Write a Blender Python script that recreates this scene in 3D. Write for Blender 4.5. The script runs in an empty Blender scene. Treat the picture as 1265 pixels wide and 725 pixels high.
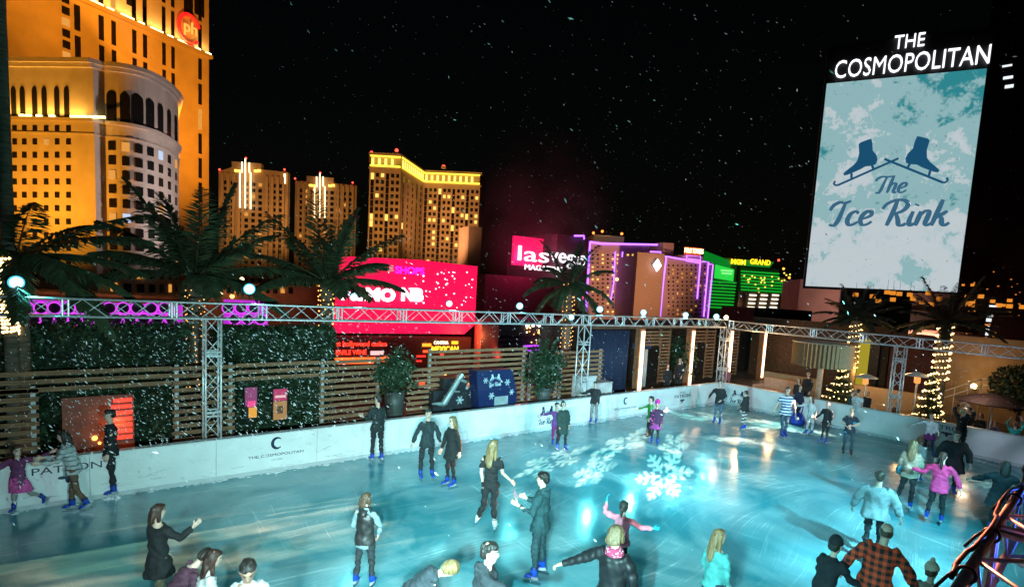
import bpy, math, random
import numpy as np
from mathutils import Vector, Matrix
random.seed(7); RNG = np.random.default_rng(7)
SC = bpy.context.scene; COL = SC.collection
R = math.radians
# ---------------------------------------------------------------- camera geometry (photo survey, metres)
FPX = 693.0; PPX = np.array([632.0, 425.0]); HC = 5.0
_g = np.array([-.0545, 1, 70/FPX]); _g /= np.linalg.norm(_g); CZ = -_g
_d = np.array([1505-632, 355+.0545*873-425, FPX]); CX = _d/np.linalg.norm(_d); CX = CX-CZ*(CX@CZ); CX /= np.linalg.norm(CX)
CY = -np.cross(CZ, CX)
if CY[2] < 0: CY = -CY
CM = np.array([CX, CY, CZ]); CAM = np.array([0, 0, HC])
FW = CM@np.array([0, 0, 1.0]); FWH = FW.copy(); FWH[2] = 0; FWH /= np.linalg.norm(FWH)
def ray(px, py): return CM@np.array([px-PPX[0], py-PPX[1], FPX])
def gp(px, py, z=0.0):
    r = ray(px, py); return CAM+r*((z-HC)/r[2])
def onY(px, py, y):
    r = ray(px, py); return CAM+r*(y/r[1])
def onX(px, py, x):
    r = ray(px, py); return CAM+r*(x/r[0])
def dep(px, py, d):
    r = ray(px, py); return CAM+r*(d/FPX)
def proj(p):
    c = CM.T@(np.array(p)-CAM); return PPX+FPX*c[:2]/c[2]
class Plane:
    """vertical facade through the ground tracks of two sight lines"""
    def __init__(s, A, B):
        s.a = dep(A[0], 340, A[1])[:2]; s.b = dep(B[0], 340, B[1])[:2]
        s.u = (s.b-s.a); s.L = np.linalg.norm(s.u); s.u = s.u/s.L
        s.n = np.array([s.u[1], -s.u[0]])
        if s.n@(CAM[:2]-s.a) < 0: s.n = -s.n
        s.rot = math.atan2(s.u[1], s.u[0])
    def uz(s, px, py):
        r = ray(px, py); t = (s.n@(s.a-CAM[:2]))/(s.n@r[:2]); p = CAM+r*t
        return (p[:2]-s.a)@s.u, p[2]
    def at(s, u, z, off=0.0):
        q = s.a+s.u*u+s.n*off; return np.array([q[0], q[1], z])
    def pt(s, px, py, off=0.0):
        u, z = s.uz(px, py); return s.at(u, z, off)
# ---------------------------------------------------------------- materials
MATS = {}
def _nodes(name):
    m = bpy.data.materials.new(name); m.use_nodes = True
    nt = m.node_tree; return m, nt, nt.nodes['Principled BSDF']
def N(nt, t, **kw):
    n = nt.nodes.new(t)
    for k, v in kw.items():
        if k in n.inputs.keys() if hasattr(n.inputs, 'keys') else False: n.inputs[k].default_value = v
        else: setattr(n, k, v)
    return n
def M(name, col=(.5, .5, .5), rough=.6, metal=0.0, var=.25, scale=6.0, bump=0.0, emit=None, es=0.0, spec=None, coat=0.0, stretch=None, trans=0.0):
    if name in MATS: return MATS[name]
    m, nt, b = _nodes(name)
    b.inputs['Roughness'].default_value = rough; b.inputs['Metallic'].default_value = metal
    b.inputs['Base Color'].default_value = (*col, 1)
    if spec is not None: b.inputs['Specular IOR Level'].default_value = spec
    if coat: b.inputs['Coat Weight'].default_value = coat
    if emit is not None:
        b.inputs['Emission Color'].default_value = (*emit, 1); b.inputs['Emission Strength'].default_value = es
    if var > 0 or bump > 0:
        tc = nt.nodes.new('ShaderNodeTexCoord'); mp = nt.nodes.new('ShaderNodeMapping')
        mp.inputs['Scale'].default_value = stretch or (1, 1, 1)
        nz = nt.nodes.new('ShaderNodeTexNoise'); nz.inputs['Scale'].default_value = scale; nz.inputs['Detail'].default_value = 5
        nt.links.new(tc.outputs['Object'], mp.inputs['Vector']); nt.links.new(mp.outputs[0], nz.inputs['Vector'])
        rp = nt.nodes.new('ShaderNodeMapRange'); rp.inputs[1].default_value = .3; rp.inputs[2].default_value = .7
        rp.inputs[3].default_value = 1-var; rp.inputs[4].default_value = 1+var
        nt.links.new(nz.outputs['Fac'], rp.inputs[0])
        mx = nt.nodes.new('ShaderNodeVectorMath'); mx.operation = 'SCALE'; mx.inputs[0].default_value = col
        nt.links.new(rp.outputs[0], mx.inputs['Scale']); nt.links.new(mx.outputs[0], b.inputs['Base Color'])
        if bump:
            bp = nt.nodes.new('ShaderNodeBump'); bp.inputs['Strength'].default_value = bump; bp.inputs['Distance'].default_value = .02
            nt.links.new(nz.outputs['Fac'], bp.inputs['Height']); nt.links.new(bp.outputs[0], b.inputs['Normal'])
    MATS[name] = m; return m
def glow(name, col=(1, 1, 1), s=1.0):
    m = M(name, (.02, .02, .02), .5, var=0, emit=col, es=s)
    if not name.startswith(('strip_warm', 'red_bar', 'crown_', 'sign_white_pink', 'drum')): m.cycles.emission_sampling = 'NONE'
    return m
# ---------------------------------------------------------------- objects
def link(o, parent=None):
    COL.objects.link(o)
    if parent is not None: o.parent = parent
    return o
def tag(o, label=None, cat=None, group=None, kind=None):
    if label: o['label'] = label
    if cat: o['category'] = cat
    if group: o['group'] = group
    if kind: o['kind'] = kind
    return o
def thing(name, label, cat, loc=(0, 0, 0), group=None, rz=0.0):
    o = bpy.data.objects.new(name, None); o.empty_display_size = .2; o.location = loc; o.rotation_euler = (0, 0, rz)
    link(o); return tag(o, label, cat, group, 'thing')
def origin(parent):
    v = Vector((0, 0, 0)); p = parent
    while p is not None: v = v+p.location; p = p.parent
    return v
class MB:
    """collects shapes given in world metres, links them as one mesh object"""
    def __init__(s): s.v = []; s.f = []; s.mi = []; s.cur = 0
    def add(s, vs, fs):
        b = len(s.v); s.v.extend([tuple(map(float, q)) for q in vs]); s.f.extend([tuple(i+b for i in q) for q in fs]); s.mi.extend([s.cur]*len(fs)); return s
    def boxa(s, o, a, b, c):
        o, a, b, c = (np.array(q, float) for q in (o, a, b, c))
        vs = [o, o+a, o+a+b, o+b, o+c, o+a+c, o+a+b+c, o+b+c]
        return s.add(vs, [(0, 3, 2, 1), (4, 5, 6, 7), (0, 1, 5, 4), (1, 2, 6, 5), (2, 3, 7, 6), (3, 0, 4, 7)])
    def box(s, x0, y0, z0, x1, y1, z1): return s.boxa((x0, y0, z0), (x1-x0, 0, 0), (0, y1-y0, 0), (0, 0, z1-z0))
    def tube(s, p, q, r, n=8, r2=None): return s.path([p, q], [r, r if r2 is None else r2], n)
    def path(s, P, r, n=8, cap=True):
        P = [np.array(p, float) for p in P]; k = len(P)
        if not hasattr(r, '__len__'): r = [r]*k
        b = len(s.v); ref = None; vs = []
        for i in range(k):
            t = P[min(i+1, k-1)]-P[max(i-1, 0)]; t = t/(np.linalg.norm(t)+1e-9)
            if ref is None: ref = np.array([0, 0, 1.]) if abs(t[2]) < .9 else np.array([1., 0, 0])
            a = ref-t*(ref@t); a /= np.linalg.norm(a)+1e-9; ref = a; c = np.cross(t, a)
            for j in range(n):
                w = 2*math.pi*j/n; vs.append(P[i]+r[i]*(math.cos(w)*a+math.sin(w)*c))
        fs = [(i*n+j, i*n+(j+1) % n, (i+1)*n+(j+1) % n, (i+1)*n+j) for i in range(k-1) for j in range(n)]
        if cap: fs += [tuple(range(n))[::-1], tuple((k-1)*n+j for j in range(n))]
        return s.add(vs, fs)
    def lathe(s, c, prof, n=20, cap=True):
        vs = []; k = len(prof)
        for (r, z) in prof:
            for j in range(n):
                w = 2*math.pi*j/n; vs.append((c[0]+r*math.cos(w), c[1]+r*math.sin(w), c[2]+z))
        fs = [(i*n+j, i*n+(j+1) % n, (i+1)*n+(j+1) % n, (i+1)*n+j) for i in range(k-1) for j in range(n)]
        if cap: fs += [tuple(range(n))[::-1], tuple((k-1)*n+j for j in range(n))]
        return s.add(vs, fs)
    def poly(s, pts2, z0, z1):
        """prism over a plan outline"""
        n = len(pts2); a = sum(pts2[i][0]*pts2[(i+1) % n][1]-pts2[(i+1) % n][0]*pts2[i][1] for i in range(n))
        if a < 0: pts2 = pts2[::-1]
        vs = [(p[0], p[1], z0) for p in pts2]+[(p[0], p[1], z1) for p in pts2]
        fs = [tuple(range(n))[::-1], tuple(range(n, 2*n))]+[(i, (i+1) % n, n+(i+1) % n, n+i) for i in range(n)]
        return s.add(vs, fs)
    def slab(s, o, ru, rv, rn, outline, th):
        """outline (u,v) in the plane o+u*ru+v*rv, thickness th along rn"""
        o, ru, rv, rn = (np.array(q, float) for q in (o, ru, rv, rn)); n = len(outline)
        vs = [o+u*ru+v*rv for u, v in outline]; vs += [q+rn*th for q in vs]
        return s.add(vs, [tuple(range(n))[::-1], tuple(range(n, 2*n))]+[(i, (i+1) % n, n+(i+1) % n, n+i) for i in range(n)])
    def ball(s, c, r, n=8, m=6, sq=(1, 1, 1)):
        prof = [(max(1e-4, math.sin(math.pi*i/m)), -math.cos(math.pi*i/m)) for i in range(m+1)]
        vs = []
        for (a, z) in prof:
            for j in range(n):
                w = 2*math.pi*j/n; vs.append((c[0]+r*sq[0]*a*math.cos(w), c[1]+r*sq[1]*a*math.sin(w), c[2]+r*sq[2]*z))
        return s.add(vs, [(i*n+j, i*n+(j+1) % n, (i+1)*n+(j+1) % n, (i+1)*n+j) for i in range(m) for j in range(n)])
    def build(s, name, mat, parent=None, smooth=False, kind=None):
        me = bpy.data.meshes.new(name); og = origin(parent)
        me.from_pydata([(v[0]-og[0], v[1]-og[1], v[2]-og[2]) for v in s.v], [], s.f)
        for m in (mat if isinstance(mat, (list, tuple)) else [mat]): me.materials.append(m)
        if any(s.mi): me.polygons.foreach_set('material_index', s.mi)
        if smooth: me.polygons.foreach_set('use_smooth', [True]*len(me.polygons))
        me.validate(); o = bpy.data.objects.new(name, me); link(o, parent)
        if kind: o['kind'] = kind
        return o
def top(mb, name, mat, label, cat, group=None, smooth=False):
    return tag(mb.build(name, mat, None, smooth), label, cat, group, 'thing')
UNIT = {}
def unit_mesh(key, mat, arch=False):
    k = (key, mat.name)
    if k not in UNIT:
        b = MB()
        if arch:
            o = [(-.5, 0), (.5, 0), (.5, .82)]+[(.5*math.cos(a), .82+.18*math.sin(a)) for a in np.linspace(0, math.pi, 9)[1:-1]]+[(-.5, .82)]
            b.slab((0, -.5, 0), (1, 0, 0), (0, 0, 1), (0, 1, 0), o, 1)
        else: b.box(-.5, -.5, -.5, .5, .5, .5)
        me = bpy.data.meshes.new(key); me.from_pydata(b.v, [], b.f); me.materials.append(mat); UNIT[k] = me
    return UNIT[k]
def text(body, name, mat, o, right, up, h, parent=None, ext=.02, shear=0.0, align='CENTER', width=None, bold=0.0, kind=None):
    """flat lettering: cap height h, baseline-left/centre at o, reading along right"""
    cu = bpy.data.curves.new(name, 'FONT'); cu.body = body; cu.size = 1; cu.extrude = ext; cu.shear = shear; cu.align_x = align; cu.resolution_u = 3; cu.offset = bold
    ob = bpy.data.objects.new(name, cu); COL.objects.link(ob)
    bpy.context.view_layer.update()
    me = bpy.data.meshes.new_from_object(ob.evaluated_get(bpy.context.evaluated_depsgraph_get()))
    bpy.data.objects.remove(ob)
    n = len(me.vertices); co = np.empty(n*3); me.vertices.foreach_get('co', co); co = co.reshape(-1, 3)
    capz = .729
    sx = sy = h/capz
    if width: sx = width/(co[:, 0].max()-co[:, 0].min()+1e-9)
    right = np.array(right, float); right /= np.linalg.norm(right); up = np.array(up, float); up /= np.linalg.norm(up); nn = np.cross(right, up)
    og = np.array(origin(parent))
    w = np.array(o, float)-og+np.outer(co[:, 0]*sx, right)+np.outer(co[:, 1]*sy, up)+np.outer(co[:, 2], nn)
    me.vertices.foreach_set('co', w.astype(np.float32).ravel()); me.materials.clear(); me.materials.append(mat); me.update()
    o2 = bpy.data.objects.new(name, me); link(o2, parent)
    if kind: o2['kind'] = kind
    return o2
def copy_tree(o, parent=None):
    c = o.copy(); COL.objects.link(c)
    if parent is not None: c.parent = parent
    for ch in list(o.children): copy_tree(ch, c)
    return c
# ---------------------------------------------------------------- people
def nrm(v): v = np.array(v, float); return v/(np.linalg.norm(v)+1e-9)
class LB:
    """loft builder for bodies: elliptical rings along a path"""
    def __init__(s): s.v = []; s.f = []
    def rings(s, C, A, B, rx, ry, n=14):
        k = len(C); b = len(s.v)
        for i in range(k):
            for j in range(n):
                w = 2*math.pi*j/n; s.v.append(C[i]+A[i]*rx[i]*math.cos(w)+B[i]*ry[i]*math.sin(w))
        s.f += [(b+i*n+j, b+i*n+(j+1) % n, b+(i+1)*n+(j+1) % n, b+(i+1)*n+j) for i in range(k-1) for j in range(n)]
        s.f += [tuple(b+j for j in range(n))[::-1], tuple(b+(k-1)*n+j for j in range(n))]
    def limb(s, P, r, side, n=12, flat=1.0):
        P = [np.array(p, float) for p in P]; A = []; B = []
        for i in range(len(P)):
            t = nrm(P[min(i+1, len(P)-1)]-P[max(i-1, 0)]); a = nrm(np.array(side)-t*(np.array(side)@t)); A.append(a); B.append(np.cross(t, a))
        s.rings(P, A, B, r, [q*flat for q in r], n)
    def ell(s, c, A, B, Cc, ra, rb, rc, n=12, m=8):
        th = [math.pi*i/m for i in range(m+1)]
        s.rings([np.array(c)-Cc*rc*math.cos(t) for t in th], [A]*(m+1), [B]*(m+1), [max(1e-4, ra*math.sin(t)) for t in th], [max(1e-4, rb*math.sin(t)) for t in th], n)
PEOPLE = []; PENDING = []
def cloth(col, pat=None, rough=.85, col2=(.8, .8, .8), sc=1.0):
    key = 'cloth_%s_%s_%.2f_%s' % ('_'.join('%.3f' % c for c in col), pat, rough, sc)
    if key in MATS: return MATS[key]
    if pat is None:
        m = M(key, col, rough, var=.3, scale=9, bump=.55); return m
    m, nt, b = _nodes(key); b.inputs['Roughness'].default_value = rough
    tc = nt.nodes.new('ShaderNodeTexCoord'); sp = nt.nodes.new('ShaderNodeSeparateXYZ'); nt.links.new(tc.outputs['Object'], sp.inputs[0])
    def stripe(axis, freq, duty):
        a = nt.nodes.new('ShaderNodeMath'); a.operation = 'MULTIPLY'; a.inputs[1].default_value = freq; nt.links.new(sp.outputs[axis], a.inputs[0])
        f = nt.nodes.new('ShaderNodeMath'); f.operation = 'FRACT'; nt.links.new(a.outputs[0], f.inputs[0])
        l = nt.nodes.new('ShaderNodeMath'); l.operation = 'LESS_THAN'; l.inputs[1].default_value = duty; nt.links.new(f.outputs[0], l.inputs[0]); return l
    mx = nt.nodes.new('ShaderNodeMix'); mx.data_type = 'RGBA'; mx.inputs[6].default_value = (*col, 1); mx.inputs[7].default_value = (*col2, 1)
    if pat == 'stripe':
        nt.links.new(stripe('Z', sc, .5).outputs[0], mx.inputs[0])
    elif pat == 'nordic':
        s1 = stripe('Z', sc, .45); s2 = stripe('X', sc*1.6, .6); w = nt.nodes.new('ShaderNodeTexWave'); w.inputs['Scale'].default_value = sc*.6; w.bands_direction = 'Z'; w.inputs['Distortion'].default_value = 9
        nt.links.new(tc.outputs['Object'], w.inputs[0]); a = nt.nodes.new('ShaderNodeMath'); a.operation = 'MULTIPLY'; nt.links.new(s1.outputs[0], a.inputs[0]); nt.links.new(w.outputs['Fac'], a.inputs[1]); nt.links.new(a.outputs[0], mx.inputs[0])
    elif pat == 'plaid':
        s1 = stripe('Z', sc, .5); s2 = stripe('X', sc, .5); a = nt.nodes.new('ShaderNodeMath'); a.operation = 'ADD'; nt.links.new(s1.outputs[0], a.inputs[0]); nt.links.new(s2.outputs[0], a.inputs[1])
        h = nt.nodes.new('ShaderNodeMath'); h.operation = 'MULTIPLY'; h.inputs[1].default_value = .5; nt.links.new(a.outputs[0], h.inputs[0]); nt.links.new(h.outputs[0], mx.inputs[0])
    elif pat == 'patch':
        v = nt.nodes.new('ShaderNodeTexVoronoi'); v.inputs['Scale'].default_value = sc; nt.links.new(tc.outputs['Object'], v.inputs['Vector'])
        l = nt.nodes.new('ShaderNodeMath'); l.operation = 'LESS_THAN'; l.inputs[1].default_value = .28; nt.links.new(v.outputs['Distance'], l.inputs[0]); nt.links.new(l.outputs[0], mx.inputs[0])
    nt.links.new(mx.outputs[2], b.inputs['Base Color'])
    nz = nt.nodes.new('ShaderNodeTexNoise'); nz.inputs['Scale'].default_value = 14; nt.links.new(tc.outputs['Object'], nz.inputs['Vector'])
    bp = nt.nodes.new('ShaderNodeBump'); bp.inputs['Strength'].default_value = .5; bp.inputs['Distance'].default_value = .02; nt.links.new(nz.outputs['Fac'], bp.inputs['Height']); nt.links.new(bp.outputs[0], b.inputs['Normal'])
    MATS[key] = m; return m
def hairmat(col): return M('hair_%.2f_%.2f' % (col[0], col[2]), col, .45, var=.5, scale=60, bump=.8, stretch=(1, 1, .12))
SKIN = {'fair': (.62, .40, .31), 'tan': (.45, .27, .19), 'dark': (.2, .11, .07)}
def hand_geo(b, wr, fd, pn, sz, curl, thumb_side):
    """palm, four curled unequal fingers and a thumb off the side of the palm"""
    fd = nrm(fd); pn = nrm(np.array(pn)-fd*(np.array(pn)@fd)); sd = np.cross(fd, pn)*thumb_side
    P = [wr-fd*.02*sz, wr+fd*.03*sz, wr+fd*.07*sz, wr+fd*.098*sz]
    b.rings(P, [sd]*4, [np.cross(fd, sd)]*4, [.026*sz, .038*sz, .042*sz, .038*sz], [.019*sz, .017*sz, .015*sz, .011*sz], 10)
    for k, (o, l) in enumerate(((.030, .070), (.010, .080), (-.010, .075), (-.029, .058))):
        base = wr+fd*.088*sz+sd*o*sz; d = fd.copy(); pts = [base]
        for q in range(3):
            a = curl*(.55+.25*q); d = nrm(fd*math.cos(a*(q+1)*.8)+pn*math.sin(a*(q+1)*.8)); pts.append(pts[-1]+d*l*sz/3)
        b.limb(pts, [.0098*sz, .0095*sz, .0085*sz, .006*sz], sd, 7)
    t0 = wr+fd*.03*sz+sd*.034*sz
    t1 = t0+nrm(sd*.8+fd*.7+pn*.2)*.035*sz; t2 = t1+nrm(sd*.25+fd*.9+pn*.5)*.034*sz
    b.limb([wr+fd*.02*sz+sd*.018*sz, t0, t1, t2], [.014*sz, .0135*sz, .0115*sz, .008*sz], pn, 7)
def person(label, feet, head_y, face, top=((.03, .03, .035), None), legs=(.03, .03, .04), hair=(.03, .02, .015), hairlen=0, skin='fair',
           torso=(0, 0, 1), armR=None, armL=None, legR=None, legL=None, hd=None, headface=None, hem=.12, bulk=1.0, child=False, skates=(.006, .05, .40),
           hat=None, hood=None, skirt=None, scarf=None, vest=None, short=False, height=None, world=None, sit=False, group=None, shirt=None, tail=False, hands=True, bald=False, glasses=False, legpat=None, curl=.5, bag=None, leather=False, gloves=None):
    """vectors are in the sight frame of the person: (to the right, away, up); face 0 = back to us, 90 = facing right"""
    base = gp(*feet) if world is None else np.array(world, float)
    v = base[:2]-CAM[:2]; v /= np.linalg.norm(v); rz = math.atan2(v[1], v[0])-math.pi/2
    a = R(face); F = np.array([math.sin(a), math.cos(a), 0]); S = np.array([math.cos(a), -math.sin(a), 0]); U = np.array([0, 0, 1.])
    T = nrm(torso); S2 = nrm(S-T*(S@T)); F2 = np.cross(T, S2)
    if F2@F < 0 and abs(F2@F) > .3: F2 = -F2
    hs = 1.22 if child else 1.0; ls = .9 if child else 1.0
    pel = np.array([0, 0, .93*ls])
    def spine(t):
        return pel+U*min(t, .08)+T*max(0, t-.08)
    rp = np.random.default_rng(len(PEOPLE)*13+5); st_ = rp.uniform(-.14, .14); b1, b2 = rp.uniform(.05, .55, 2); w1, w2 = rp.uniform(.08, .2, 2)
    armR = armR or [(S*w1-U+F*(.02-.15*st_)), (-S*.10-U+F*b1)]; armL = armL or [(-S*w2-U+F*(.02+.15*st_)), (S*.10-U+F*b2)]
    legR = legR or [(S*.05-U+F*(st_+.05)), (S*.02-U+F*(st_-.08))]; legL = legL or [(-S*.04-U+F*(.05-st_)), (-S*.01-U-F*(st_+.08))]
    J = {}
    for nm, sg, leg in (('R', 1, legR), ('L', -1, legL)):
        h = pel+S*.09*sg-U*.02; k = h+nrm(leg[0])*.43*ls; an = k+nrm(leg[1])*.40*ls; J['h'+nm] = h; J['k'+nm] = k; J['a'+nm] = an
        J['fd'+nm] = nrm(F*1.0+np.array([leg[1][0], leg[1][1], 0])*-.0); J['sh'+nm] = nrm(leg[1])
    for nm, sg, arm in (('R', 1, armR), ('L', -1, armL)):
        s0 = spine(.49)+S2*.175*sg; e = s0+nrm(arm[0])*.29; w = e+nrm(arm[1])*.25; J['s'+nm] = s0; J['e'+nm] = e; J['w'+nm] = w; J['ad'+nm] = nrm(arm[1])
    nb = spine(.54); HD = nrm(hd) if hd is not None else nrm(T*.5+U*.6+F*.06)
    ha = a if headface is None else R(headface)
    HF0 = np.array([math.sin(ha), math.cos(ha), 0]); HF = nrm(HF0-HD*(HF0@HD)); HS = np.cross(HF, HD)
    hc = nb+HD*(.09+.115*hs)
    D = {}
    # body: one continuous skin surface (head, neck, arms, trunk, legs)
    b = LB(); D['body'] = b
    sec = [(-.08, .09, .07), (-.02, .12, .08), (.10, .115, .075), (.24, .11, .072), (.36, .125, .08), (.46, .145, .08), (.51, .12, .075), (.545, .06, .055)]
    b.rings([spine(s) for s, _, _ in sec], [S2]*8, [F2]*8, [x for _, x, _ in sec], [y for _, _, y in sec])
    b.limb([nb-T*.05, nb+HD*.05, hc-HD*.03*hs], [.062, .054, .052], S2)
    prof = [(-.122, .022, .022, .05), (-.108, .042, .045, .036), (-.08, .057, .068, .018), (-.045, .066, .084, .006), (0, .073, .095, 0), (.04, .077, .1, -.003), (.075, .07, .092, -.006), (.105, .048, .065, -.008), (.12, .02, .03, -.008)]
    b.rings([hc+HD*z*hs+HF*o*hs for z, _, _, o in prof], [HS]*9, [HF]*9, [x*hs for _, x, _, _ in prof], [y*hs for _, _, y, _ in prof], 16)
    b.ell(hc+HF*.093*hs-HD*.022*hs, HS, HF, HD, .015*hs, .022*hs, .028*hs)
    b.ell(hc+HF*.088*hs-HD*.064*hs, HS, HF, HD, .024*hs, .012*hs, .012*hs)
    b.ell(hc+HF*.086*hs+HD*.022*hs, HS, HF, HD, .05*hs, .014*hs, .010*hs)
    for sg in (1, -1): b.ell(hc+HS*.077*hs*sg-HD*.005*hs-HF*.005, HS, HF, HD, .010*hs, .02*hs, .032*hs)
    for n in 'RL':
        b.limb([J['s'+n]-S2*(.03 if n == 'R' else -.03), J['s'+n]*.7+J['e'+n]*.3, J['e'+n], J['e'+n]*.6+J['w'+n]*.4, J['w'+n]+J['ad'+n]*.02], [.05, .047, .037, .036, .024], F2)
        b.limb([J['h'+n]+U*.03, J['h'+n]*.6+J['k'+n]*.4, J['k'+n], J['k'+n]*.65+J['a'+n]*.35, J['a'+n]], [.06, .05, .034, .034, .028], S)
    # clothes
    hemlen = hem; k = bulk
    c = LB(); D['jacket'] = c
    sec = [(.56, .062, .06), (.535, .085, .075), (.50, .145*k, .098*k), (.46, .182*k, .118*k), (.36, .175*k, .128*k), (.24, .158*k, .122*k), (.10, .163*k, .122*k), (0, .188*k, .144*k)]
    dl = nrm(nrm(legR[0])+nrm(legL[0])); steps = [h for h in (.06, .12, .2, .3, .4, .5) if h < hemlen]+[hemlen]
    cs = [spine(s) for s, _, _ in sec]; rx = [x for _, x, _ in sec]; ry = [y for _, _, y in sec]
    for h in steps:
        cs.append(pel+dl*h); rx.append((.192+.10*h)*k+.05*max(0, h-.15)); ry.append((.150+.14*h)*k+.04*max(0, h-.15))
    c.rings(cs, [S2]*len(cs), [F2]*len(cs), rx, ry, 18)
    sl = 1.0 if not short else .42
    for n in 'RL':
        sg = 1 if n == 'R' else -1
        if vest is not None: break
        w2 = J['e'+n]+(J['w'+n]-J['e'+n])*.96
        if short: c.limb([J['s'+n]-S2*.06*sg, J['s'+n]*.75+J['e'+n]*.25, J['s'+n]*.3+J['e'+n]*.7], [.078*k, .07*k, .068*k], F2)
        else: c.limb([J['s'+n]-S2*.06*sg, J['s'+n]*.7+J['e'+n]*.3, J['e'+n], J['e'+n]*.5+w2*.5, w2], [.08*k, .07*k, .06*k, .054*k, .044*k], F2)
    if hood is not None:
        c.limb([nb+T*.0-F2*.05, nb-F2*.10+T*.02, nb-F2*.12-T*.08], [.08, .095, .06], S2, flat=.6)
        c.limb([nb-S2*.10+F2*.02, nb-F2*.07+T*.03, nb+S2*.10+F2*.02], [.045, .055, .045], T)
    if vest is not None:
        c2 = LB(); D['shirt'] = c2
        for n in 'RL':
            sg = 1 if n == 'R' else -1; w2 = J['e'+n]+(J['w'+n]-J['e'+n])*.96
            c2.limb([J['s'+n]-S2*.06*sg, J['s'+n]*.7+J['e'+n]*.3, J['e'+n], J['e'+n]*.5+w2*.5, w2], [.072, .066, .056, .05, .042], F2)
        c2.rings([spine(.20), spine(.1), pel, pel+dl*.10, pel+dl*.13, pel+dl*.19], [S2]*6, [F2]*6, [.10, .11, .13, .16, .185, .188], [.07, .08, .09, .12, .145, .148])
        c2.rings([nb+T*.05-F2*.01, nb, nb-T*.05], [S2]*3, [F2]*3, [.085, .105, .12], [.085, .1, .09])
    t = LB(); D['trousers'] = t
    lw = .92 if legs != 'jeans' else 1.0
    t.rings([pel+U*.10, pel+U*.0, pel-U*.07, pel-U*.11], [S]*4, [np.cross(U, S)]*4, [.12, .145, .155, .12], [.088, .108, .115, .09])
    for n in 'RL':
        t.limb([J['h'+n]+U*.02, J['h'+n]*.6+J['k'+n]*.4, J['k'+n], J['k'+n]*.65+J['a'+n]*.35, J['a'+n]*.9+J['k'+n]*.1], [.1*lw, .088*lw, .066*lw, .062*lw, .052*lw], S)
    if skirt is not None:
        s_ = LB(); D['skirt'] = s_
        s_.rings([pel+U*.06, pel, pel+dl*.15, pel+dl*skirt[1]], [S]*4, [F]*4, [.16, .19, .23, .27], [.13, .15, .19, .23], 18)
    hcol = hair
    h = LB()
    if not bald:
        cap = [(-.075, .05, .045, -.055), (-.03, .078, .07, -.043), (.015, .086, .084, -.028), (.055, .088, .1, -.012), (.085, .08, .098, -.006), (.112, .056, .072, -.006), (.128, .022, .03, -.006)]
        h.rings([hc+HD*z*hs+HF*o*hs for z, _, _, o in cap], [HS]*7, [HF]*7, [x*hs for _, x, _, _ in cap], [y*hs for _, _, y, _ in cap], 16)
        h.ell(hc+HF*.058*hs+HD*.09*hs+HS*.015, HS, HF, HD, .05*hs, .03*hs, .022*hs)
        if hairlen > 0 and not tail:
            back = hc-HF*.075*hs; dn = nrm(-U*.9-T*.4-HF*.12)
            P = [hc+HD*.07*hs-HF*.04*hs, back, back+dn*hairlen*.45-F2*.02, back+dn*hairlen*.8-F2*.03, back+dn*hairlen-F2*.03]
            A = [HS]*5; B = [np.cross(dn, HS)]*5
            h.rings(P, A, B, [.07*hs, .092*hs, .098, .085, .045], [.06*hs, .05*hs, .042, .036, .02], 14)
            for sg in (1, -1):
                q = hc+HS*.078*hs*sg-HF*.01
                h.limb([q+HD*.05, q-HD*.05, q+dn*hairlen*.6+HF*.01, q+dn*hairlen*.85], [.03, .034, .032, .014], HF)
        if tail:
            q = hc-HF*.1*hs+HD*.035*hs; h.limb([hc-HF*.06, q, q-HF*.045-U*.04, q-HF*.05-U*hairlen*.6, q-HF*.03-U*hairlen], [.04, .036, .044, .04, .014], HS)
        D['hair'] = h
    else:
        h.rings([hc+HD*z*hs+HF*o*hs for z, o in ((-.07, -.03), (-.03, -.026), (.01, -.022), (.045, -.035))], [HS]*4, [HF]*4, [.062*hs, .08*hs, .083*hs, .07*hs], [.066*hs, .078*hs, .084*hs, .06*hs]); D['hair'] = h
    if hat is not None:
        q = LB(); D['hat'] = q
        cap = [(.02, .092, .112, -.006), (.05, .095, .115, -.006), (.09, .088, .105, -.01), (.135, .065, .075, -.014), (.165, .025, .03, -.02)]
        q.rings([hc+HD*z*hs+HF*o*hs for z, _, _, o in cap], [HS]*5, [HF]*5, [x*hs for _, x, _, _ in cap], [y*hs for _, _, y, _ in cap], 16)
        if hat[1]: q.ell(hc+HD*.185*hs-HF*.02, HS, HF, HD, .035*hs, .035*hs, .035*hs)
    if scarf is not None:
        q = LB(); D['scarf'] = q
        q.rings([nb+T*.06, nb+T*.02, nb-T*.03, nb-T*.06], [S2]*4, [F2]*4, [.08, .115, .125, .08], [.08, .11, .115, .08])
    if bag is not None:
        q = LB(); D['shoulder_bag'] = q; ce = pel+S*bag[1]*.24+U*.03-F*.03
        q.rings([ce+U*.11, ce+U*.09, ce-U*.07, ce-U*.10], [F]*4, [S]*4, [.11, .14, .15, .11], [.03, .055, .065, .03])
        q.limb([ce+U*.1, (ce+spine(.5))*.5-F2*.15+S2*bag[1]*.04, spine(.53)-S2*bag[1]*.09-F2*.07], [.012]*3, F)
    # skates / shoes
    feetv = {}
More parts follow.
